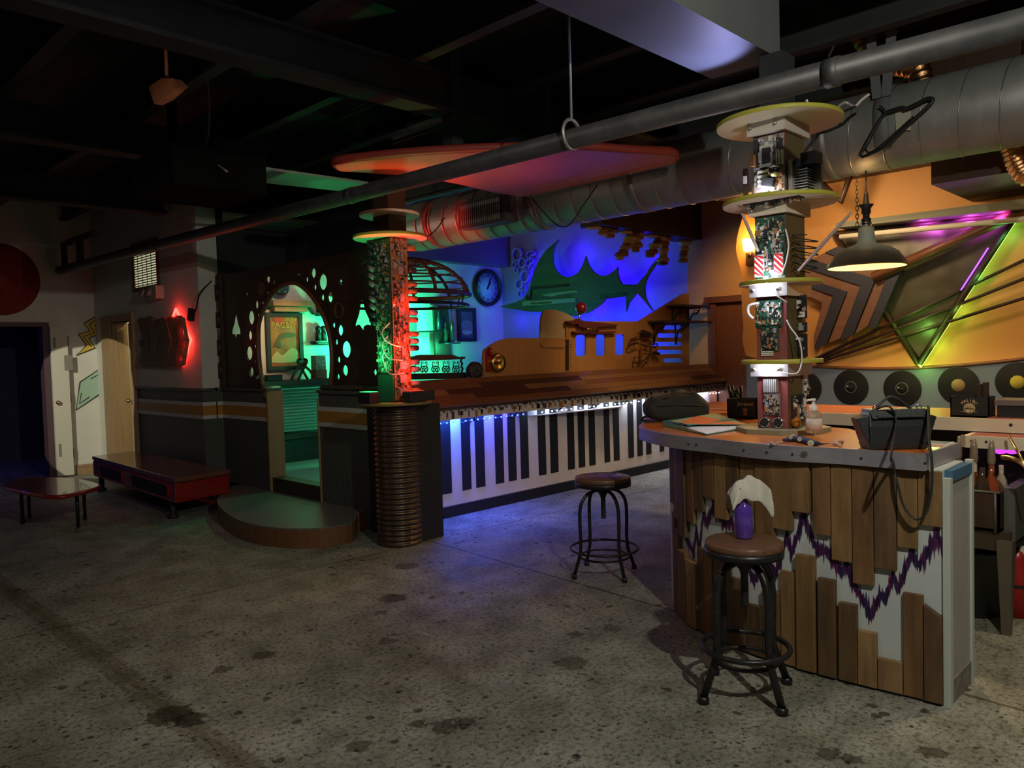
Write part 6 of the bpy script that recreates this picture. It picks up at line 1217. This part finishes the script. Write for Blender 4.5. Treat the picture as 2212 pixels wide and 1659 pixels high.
# ================================================================== RECORDS WALL
XW = XR-.012
cen = [((1740,838),None,'black vinyl record half hidden behind the circuit post'),((1838,836),None,'black vinyl record with dark label, first one right of the circuit post'),((1948.6,839),None,'black vinyl record with dark label directly above the handbag'),((2070,832),'tan','vinyl record with tan label above the palm logo caddy'),((2198,825),'yellow','vinyl record with yellow label at the right edge of the wall')]
for (px, py), lbl, lab in cen:
    c = oX(px, py, XW); t = thing('vinyl_record', lab, 'record', (XW, c.y, c.z-.15), 'vinyl records on the wall'); Rm = Matrix.Rotation(math.radians(-90), 3, 'Y')
    b = MB(); prof = [(.004,.003),(.052,.003)]
    r = .054
    while r < .148: prof += [(r,.0034),(r+.002,.0026)]; r += .006
    prof += [(.151,.003),(.152,0),(.0,0)]
    b.lathe(prof, (XW, c.y, c.z), 0, 48, Rm); dsc = b.build('disc', M['rubber'], t)
    b = MB(); b.lathe([(0.004,.004),(.05,.004),(.05,.0025)], (XW, c.y, c.z), 0, 32, Rm); b.lathe([(0,.0055),(.004,.0055),(.004,.003)], (XW, c.y, c.z), 1, 10, Rm)
    if not lbl:
        b.bx((XW-.0052, c.y+.02, c.z-.0), (XW-.004, c.y+.036, c.z+.014), 1); b.lathe([(.047,.0045),(.049,.0052),(.05,.0045)], (XW, c.y, c.z), 1, 32, Rm)
    b.build('label', [mat('record_label_%s' % (lbl or 'dark'), {'tan':(.26,.17,.08),'yellow':(.42,.33,.05),None:(.012,.012,.013)}[lbl], .8, spec=.1), mat('label_print_grey', (.22,.22,.2), .5)], dsc)
# neon triangle window
tr = thing('neon_triangle', 'large downward triangle of smoky mirror with dark frame and coloured neon edges', 'wall art', oX(1985, 790, XR-.05))
XT = XR-.06
Atl, Atr, Ab = oX(1803,506,XT), oX(2196,462,XT), oX(1986,786,XT)
b = MB(); b.plate([(p.y, p.z) for p in (Atl, Atr, Ab)], [], frameX(XT+.015), .02)
m, nt, bs_ = nodes('smoky_mirror'); bs_.inputs['Roughness'].default_value = .42; bs_.inputs['Metallic'].default_value = .25; bs_.inputs['Base Color'].default_value = (.075,.06,.035,1)
g_ = nt.nodes.new('ShaderNodeNewGeometry'); nz = nt.nodes.new('ShaderNodeTexNoise'); nz.inputs['Scale'].default_value = 2.2; nt.links.new(g_.outputs['Position'], nz.inputs['Vector']); bp2 = nt.nodes.new('ShaderNodeBump'); bp2.inputs['Strength'].default_value = .2; bp2.inputs['Distance'].default_value = .3; nt.links.new(nz.outputs[0], bp2.inputs['Height']); nt.links.new(bp2.outputs[0], bs_.inputs['Normal'])
b.build('mirror_pane', m, tr)
for a, c in ((Atl, Atr), (Atr, Ab), (Ab, Atl)):
    b = MB(); b.tube([a-Vector((.01,0,0)), c-Vector((.01,0,0))], .028, 0, 4); b.build('frame_bar', M['brown'], tr)
NG, NM, NY_ = glow('green_neon', (.25,1,.12), 3.2), glow('magenta_neon', (.8,.08,1), 6), glow('lime_neon', (.55,1,.12), 2.6)
cen_ = (Atl+Atr+Ab)/3
def off(p, k_): return p+(p-cen_)*k_+Vector((.02,0,0))
b = MB(); b.tube([off(Atr,.035).lerp(off(Ab,.035),f) for f in (.02,.5)], .010, 0, 6); b.build('green_neon', NG, tr)
b = MB(); b.tube([off(Atr,.035).lerp(off(Ab,.035),f) for f in (.5,1)]+[off(Ab,.035).lerp(off(Atl,.035),.12)], .010, 0, 6); b.build('lime_neon', NY_, tr)
inn = lambda p, k_: p+(cen_-p)*k_-Vector((.03,0,0))
b = MB(); b.tube([inn(Atl,.12).lerp(inn(Atr,.08),f) for f in (.5,.7,.85,1)], .008, 0, 6); b.build('magenta_neon', NM, tr)
b = MB(); b.tube([inn(Atr,.08).lerp(inn(Ab,.08),f) for f in (.2,.5)], .006, 0, 6); b.build('violet_neon', glow('violet_neon', (.25,.05,1), 3), tr)
for f, cl, p in ((.15,(.15,1,.25),.4),(.4,(.2,1,.18),.4),(.62,(.35,1,.12),.5),(.85,(.38,1,.12),.7),(1.0,(.35,1,.12),.8)):
    q = off(Atr,.06).lerp(off(Ab,.06), f); light('POINT', (XT-.04, q.y-.02, q.z-.0), cl, p*.8, .03)
for f, cl, p in ((.55,(.8,.1,1),.8),(.8,(.8,.08,1),1.4),(.95,(.8,.08,1),1.2)):
    q = Atl.lerp(Atr, f); light('SPOT', (XR-.22, q.y, q.z+.005), cl, p*7, .03, (XR, q.y, q.z-.03), spot=110, blend=.6)
q = Ab.lerp(Atr, .12); light('POINT', (XT-.14, q.y+.05, q.z+.15), (.35,1,.15), 1.6, .04)
# cove ledge above
lg = thing('cove_ledge', 'long grey green cove ledge with magenta glow above the neon triangle', 'shelf', oX(2010, 480, 6.75))
b = MB(); P1, P2 = oX(1806, 482, 6.72), oX(2330, 415, 6.72); w1, w2 = oX(1806, 492, 6.72), oX(2330, 437, 6.72)
b.hexa([(6.72, P1.y, w1.z), (6.72, P2.y, w2.z), (XR, P2.y, w2.z), (XR, P1.y, w1.z)], [(6.70, P1.y, P1.z), (6.70, P2.y, P2.z), (XR, P2.y, P2.z+.02), (XR, P1.y, P1.z+.02)]); b.build('board', mat('grey_green_board', (.22,.21,.15), .5), lg)
b = MB(); b.tube([(6.8, P1.y, w1.z-.07), (6.8, P2.y, w2.z-.07)], .022, 0, 8); b.build('lower_rail', M['cream'], lg)
# dark diagonal beam and three black rods
da, dc_ = oX(1885, 600, XR-.16), oX(2225, 448, XR-.16)
dbm = MB(); dbm.tube([da, dc_], .045, 0, 4); tag(dbm.build('diagonal_beam', M['brownred']), 'thick dark red diagonal beam crossing the neon triangle', 'beam')
for i, (y1, lab) in enumerate(((556,'uppermost of three thin dark rods fanning across the orange wall'),(597,'middle of three thin dark rods fanning across the orange wall'),(640,'lowest of three thin dark rods fanning across the orange wall'))):
    a, c = oX(1755+i*4, 778+i*3, XR-.08), oX(2225, y1, XR-.08); b = MB(); b.tube([a, c], .013, 0, 8); tag(b.build('fan_rod', M['brown']), lab, 'rod', 'fanned rods')
# chevron boards
CG = lambda P: [(1500+x/3.072, 420+y/3.072) for x, y in P]
cv = thing('chevron_boards', 'five nested wood and dark chevron boards pointing right on the orange wall behind the lamp', 'wall art', oX(1790, 755, XR-.1))
cw = [wood('chevron_walnut', (.17,.075,.04), (.22,.10,.055), 'y', .5, 5), mat('chevron_dark', (.03,.03,.045), .5)]
chv = [([(715,610),(925,672),(810,1000),(858,700),(700,640)], 0)]
V = [((700,640),(850,720),(790,945)), ((700,590),(925,672),(800,1030)), ((710,545),(1015,645),(890,985)), ((715,480),(1105,605),(975,965)), ((775,430),(1205,560),(1065,925)), ((870,385),(1290,520),(1160,880)), ((960,345),(1385,485),(1215,885))]
for i in range(6):
    a, c, d = V[i], V[i+1], None
    pts = [a[0], a[1], a[2], (V[i+1][2][0]-8, V[i+1][2][1]+(4 if i % 2 else -10)), V[i+1][1], V[i+1][0]]
    b = MB(); b.plate(wX(CG(pts), XR-.12), [], frameX(XR-.10-.02*(i % 2)), .035); b.build('chevron_board', cw[i % 2], cv)
# wall sconce with flame-bright bulb
q = oX(1622, 545, XR-.06); sco = thing('wall_sconce', 'bright amber wall sconce on the wavy edge of the orange wall', 'light fixture', q)
b = MB(); b.bx((XR-.05, q.y-.06, q.z-.12), (XR-.0, q.y+.06, q.z+.0)); b.tube([(XR-.04, q.y, q.z), (XR-.1, q.y, q.z-.05), (XR-.1, q.y, q.z+.0)], .012, 0, 8); b.build('bracket', M['brown'], sco)
b = MB(); b.lathe([(.045,0),(.06,.11),(.058,.11),(.043,0)], (XR-.1, q.y, q.z+.01), 0, 20); b.ball((XR-.1, q.y, q.z+.07), .042, 0, 14); b.build('bulb', glow('amber_bulb', (1,.55,.16), 22), sco)
light('POINT', (XR-.13, q.y+.02, q.z+.1), (1,.50,.12), 9, .05)
# ================================================================== PENDANT LAMP
XL = 5.55; rc_ = oX(1872, 572, XL); Zl = (rc_-CAM).dot(FW); RL = 80.5*Zl/FPX; zr_ = oX(1872, 576, XL).z; zt_l = oX(1868, 492, XL).z
cx4, cy4 = XL, rc_.y
lp = thing('pendant_lamp', 'big grey green barn pendant lamp glowing warm inside, hung above the bar', 'lamp', (cx4, cy4, zr_))
H_ = zt_l-zr_
b = MB(); pr = [(RL,0),(RL*1.0,.012),(RL*.92,H_*.16),(RL*.80,H_*.34),(RL*.62,H_*.46),(RL*.36,H_*.55),(RL*.25,H_*.60),(RL*.215,H_*.72),(RL*.19,H_),(RL*.10,H_*1.01),(0,H_*1.01)]
b.lathe(pr, (cx4, cy4, zr_), 0, 48); b.lathe([(r_*.97, z_-.004) for r_, z_ in pr], (cx4, cy4, zr_), 1, 48)
b.build('shade', [mat('grey_green_enamel', (.44,.50,.43), .5, c2=(.36,.42,.35), scale=9), mat('cream_enamel_inside', (.8,.72,.5), .4)], lp)
b = MB(); b.ball((cx4, cy4, zr_+H_*.32), .045, 0, 16, (1,1,1.3)); b.build('bulb', glow('warm_bulb', (1,.66,.28), 12), lp)
b = MB(); z = zt_l; b.lathe([(0,.0),(.03,.0),(.032,.03),(.022,.035),(.022,.06),(.03,.065),(.03,.10),(.05,.125),(.02,.13),(.014,.19),(.008,.22),(0,.22)], (cx4, cy4, z+.03), 0, 18); b.tube([(cx4, cy4, z+.2), (cx4+.0, cy4, 2.668)], .006, 0, 6); b.build('socket_and_cord', M['black'], lp)
b = MB(); b.lathe([(0,-.01),(.034,-.01),(.036,.02),(.0,.03)], (cx4, cy4, z+.012), 0, 18); b.build('socket_ring', M['chrome'], lp)
b = MB(); zz_ = z; k_ = 0
while zz_ < zdct-RD-.02:
    Rk = Matrix.Rotation(math.pi/2*(k_ % 2)+.4, 3, 'Z'); cxx = Vector((cx4, cy4+.06, zz_)); b.tube([cxx+Rk @ Vector((.010*math.cos(i*.7), 0, .018*math.sin(i*.7))) for i in range(9)], .0035, 0, 5, True); zz_ += .028; k_ += 1
b.build('chain', mat('dark_chain', (.12,.08,.05), .4, .7), lp)
light('SPOT', (cx4, cy4, zr_+H_*.22), (1,.68,.32), 150, .05, (cx4, cy4, 0), spot=150, blend=.5)
light('POINT', (cx4-.02, cy4, zr_+H_*.18), (1,.70,.32), 14, .04)
light('POINT', (cx4-.06, cy4, zt_l+.30), (1,.55,.2), .7, .05)
# unseen warm spots on the bar aisle, orange wall and counter
light('SPOT', (4.35, .55, 3.2), (1,.74,.42), 60, .06, (4.3, .85, 0), spot=62, blend=.7)
light('SPOT', (5.9, 2.6, 2.75), (1,.72,.40), 46, .15, (XR, 2.2, 1.7), spot=150, blend=1.0)
light('SPOT', (6.0, .6, 2.6), (1,.72,.42), 30, .15, (XR, .3, 1.5), spot=150, blend=1.0)
light('SPOT', (7.9, 4.3, 2.9), (1,.66,.36), 60, .15, (9.3, 4.7, 2.1), spot=72, blend=1.0)
light('SPOT', (6.4, 3.9, 3.1), (1,.74,.42), 85, .15, (7.4, 5.5, 1.2), spot=62, blend=1.0)
# ================================================================== HANGER, STRAPS, COPPER FLEX ON THE DUCT
XH = XD-RD-.05
CH = lambda P: [(1760+x/4.894, 180+y/4.894) for x, y in P]
hn = thing('coat_hanger', 'black plastic coat hanger hanging crooked on the front of the spiral duct', 'hanger', oX(1858, 338, XH))
hp = [(480,760),(560,610),(640,470),(700,370),(740,320),(800,290),(930,255),(950,270),(1010,250),(1100,205),(1190,160),(1245,165),(1240,200),(1150,290),(1000,425),(850,570),(720,680),(600,740),(510,780)]
b = MB(); b.tube([oX(x, y, XH) for x, y in CH(sp2(hp, 2))], .012, 0, 8, True); b.tube(smooth_poly([oX(x, y, XH) for x, y in CH([(535,690),(560,730),(620,715),(740,620),(900,480),(1040,350)])], 3), .006, 0, 6); b.tube(smooth_poly([oX(x, y, XH) for x, y in CH([(735,310),(730,275),(695,245),(690,235)])], 3), .007, 0, 6)
b.tube(smooth_poly([oX(x, y, XH) for x, y in CH([(600,540),(585,590),(560,640),(535,680)])], 3), .009, 0, 6); b.build('hanger_frame', mat('black_plastic', (.012,.014,.018), .35), hn)
b = MB(); p = wX(CH([(850,295),(1018,290),(1020,495),(862,500)]), XD-RD-.003); b.plate(p, [], frameX(XD-RD-.004), .004); tag(b.build('tape_patch', mat('pale_tape', (.42,.42,.34), .6)), 'square pale tape patch on the spiral duct behind the coat hanger', 'tape')
y_ = oX(1903, 300, XD-RD).y
ds = thing('duct_strap', 'flat galvanised two legged strap holding the spiral duct beside the coat hanger', 'strap', (XD-RD, y_, 2.75))
b = MB(); b.tube([(XD-(RD+.01)*math.cos(math.radians(a)), y_, zdct+(RD+.01)*math.sin(math.radians(a))) for a in range(-40, 85, 8)], .055, 0, 6, False, .08)
for dy in (-.09, .09): b.hexa([(XD-RD*.9-.012, y_+dy*.3-.03, zdct+.15), (XD-RD*.9-.004, y_+dy*.3-.03, zdct+.15), (XD-RD*.9-.004, y_+dy*.3+.03, zdct+.15), (XD-RD*.9-.012, y_+dy*.3+.03, zdct+.15)], [(XD-RD*.9-.012, y_+dy-.03, CEIL), (XD-RD*.9-.004, y_+dy-.03, CEIL), (XD-RD*.9-.004, y_+dy+.03, CEIL), (XD-RD*.9-.012, y_+dy+.03, CEIL)])
b.build('strap_plate', M['boxbeam'], ds)
def flex(label, px, r, X):
    P = smooth_poly([oX(x, y, X) for x, y in px], 12); b = MB(); R = [r*(1+.09*math.sin(i*2.1)) for i in range(len(P))]; b.tube(P, R, 0, 14); tag(b.build('flexible_duct', M['copper']), label, 'duct', 'copper foil flexible ducts')
flex('copper foil flexible duct dropping from the ceiling onto the spiral duct', [(1858,40),(1868,85),(1900,130),(1950,140),(1985,150),(1997,200)], .075, XD+.05)
flex('copper foil flexible duct bending down beneath the spiral duct at the right edge', [(2150,300),(2180,310),(2195,345),(2212,375),(2240,385)], .065, XD+.25)
b = MB(); P = [oX(*p, XD-.1) for p in ((1783,50),(1802,75),(1800,100),(1790,122))]; b.tube(smooth_poly(P, 5), .008, 0, 6); tag(b.build('conduit', M['cable']), 'white cable loop hanging by the end of the grey box beam', 'cable')
b = MB(); P = [Vector((4.15, 1.72, zd[0]+.018))]+[oX(*p, 5.0) for p in ((1822,222),(1845,230),(1862,215),(1878,203))]; b.tube(smooth_poly(P, 5), .009, 0, 6); P = [oX(*p, 5.0) for p in ((1770,245),(1800,248),(1830,238),(1850,228))]; b.tube(smooth_poly(P, 5), .009, 1, 6); tag(b.build('power_lead', [M['cable'], M['black']]), 'black and white power lead looping from the top disc to the duct', 'cable')
# dark V bracket under the duct
b = MB(); p = [oX(x, y, 6.6) for x, y in ((1775,398),(1818,435),(1838,372))]; b.tube(p, .03, 0, 4); tag(b.build('angle_bracket', M['brown']), 'dark angle bracket showing right of the second lime disc', 'bracket')
# thin cables in the ceiling
for i, (lab, P) in enumerate((('thin dark cable drooping below the spiral duct by the air grille', [(1290,400),(1262,440),(1235,480),(1215,490),(1190,475),(1150,430)]), ('thin dark cable looping from the duct end to the circuit column disc', [(960,470),(938,500),(905,520),(880,522),(850,515)]))):
    b = MB(); b.tube(smooth_poly([oX(x, y, XD-RD-.02) if i == 0 else oX(x, y, 5.0-i*.2) for x, y in P], 5), .006, 0, 5); tag(b.build('ceiling_cable', M['black']), lab, 'cable')
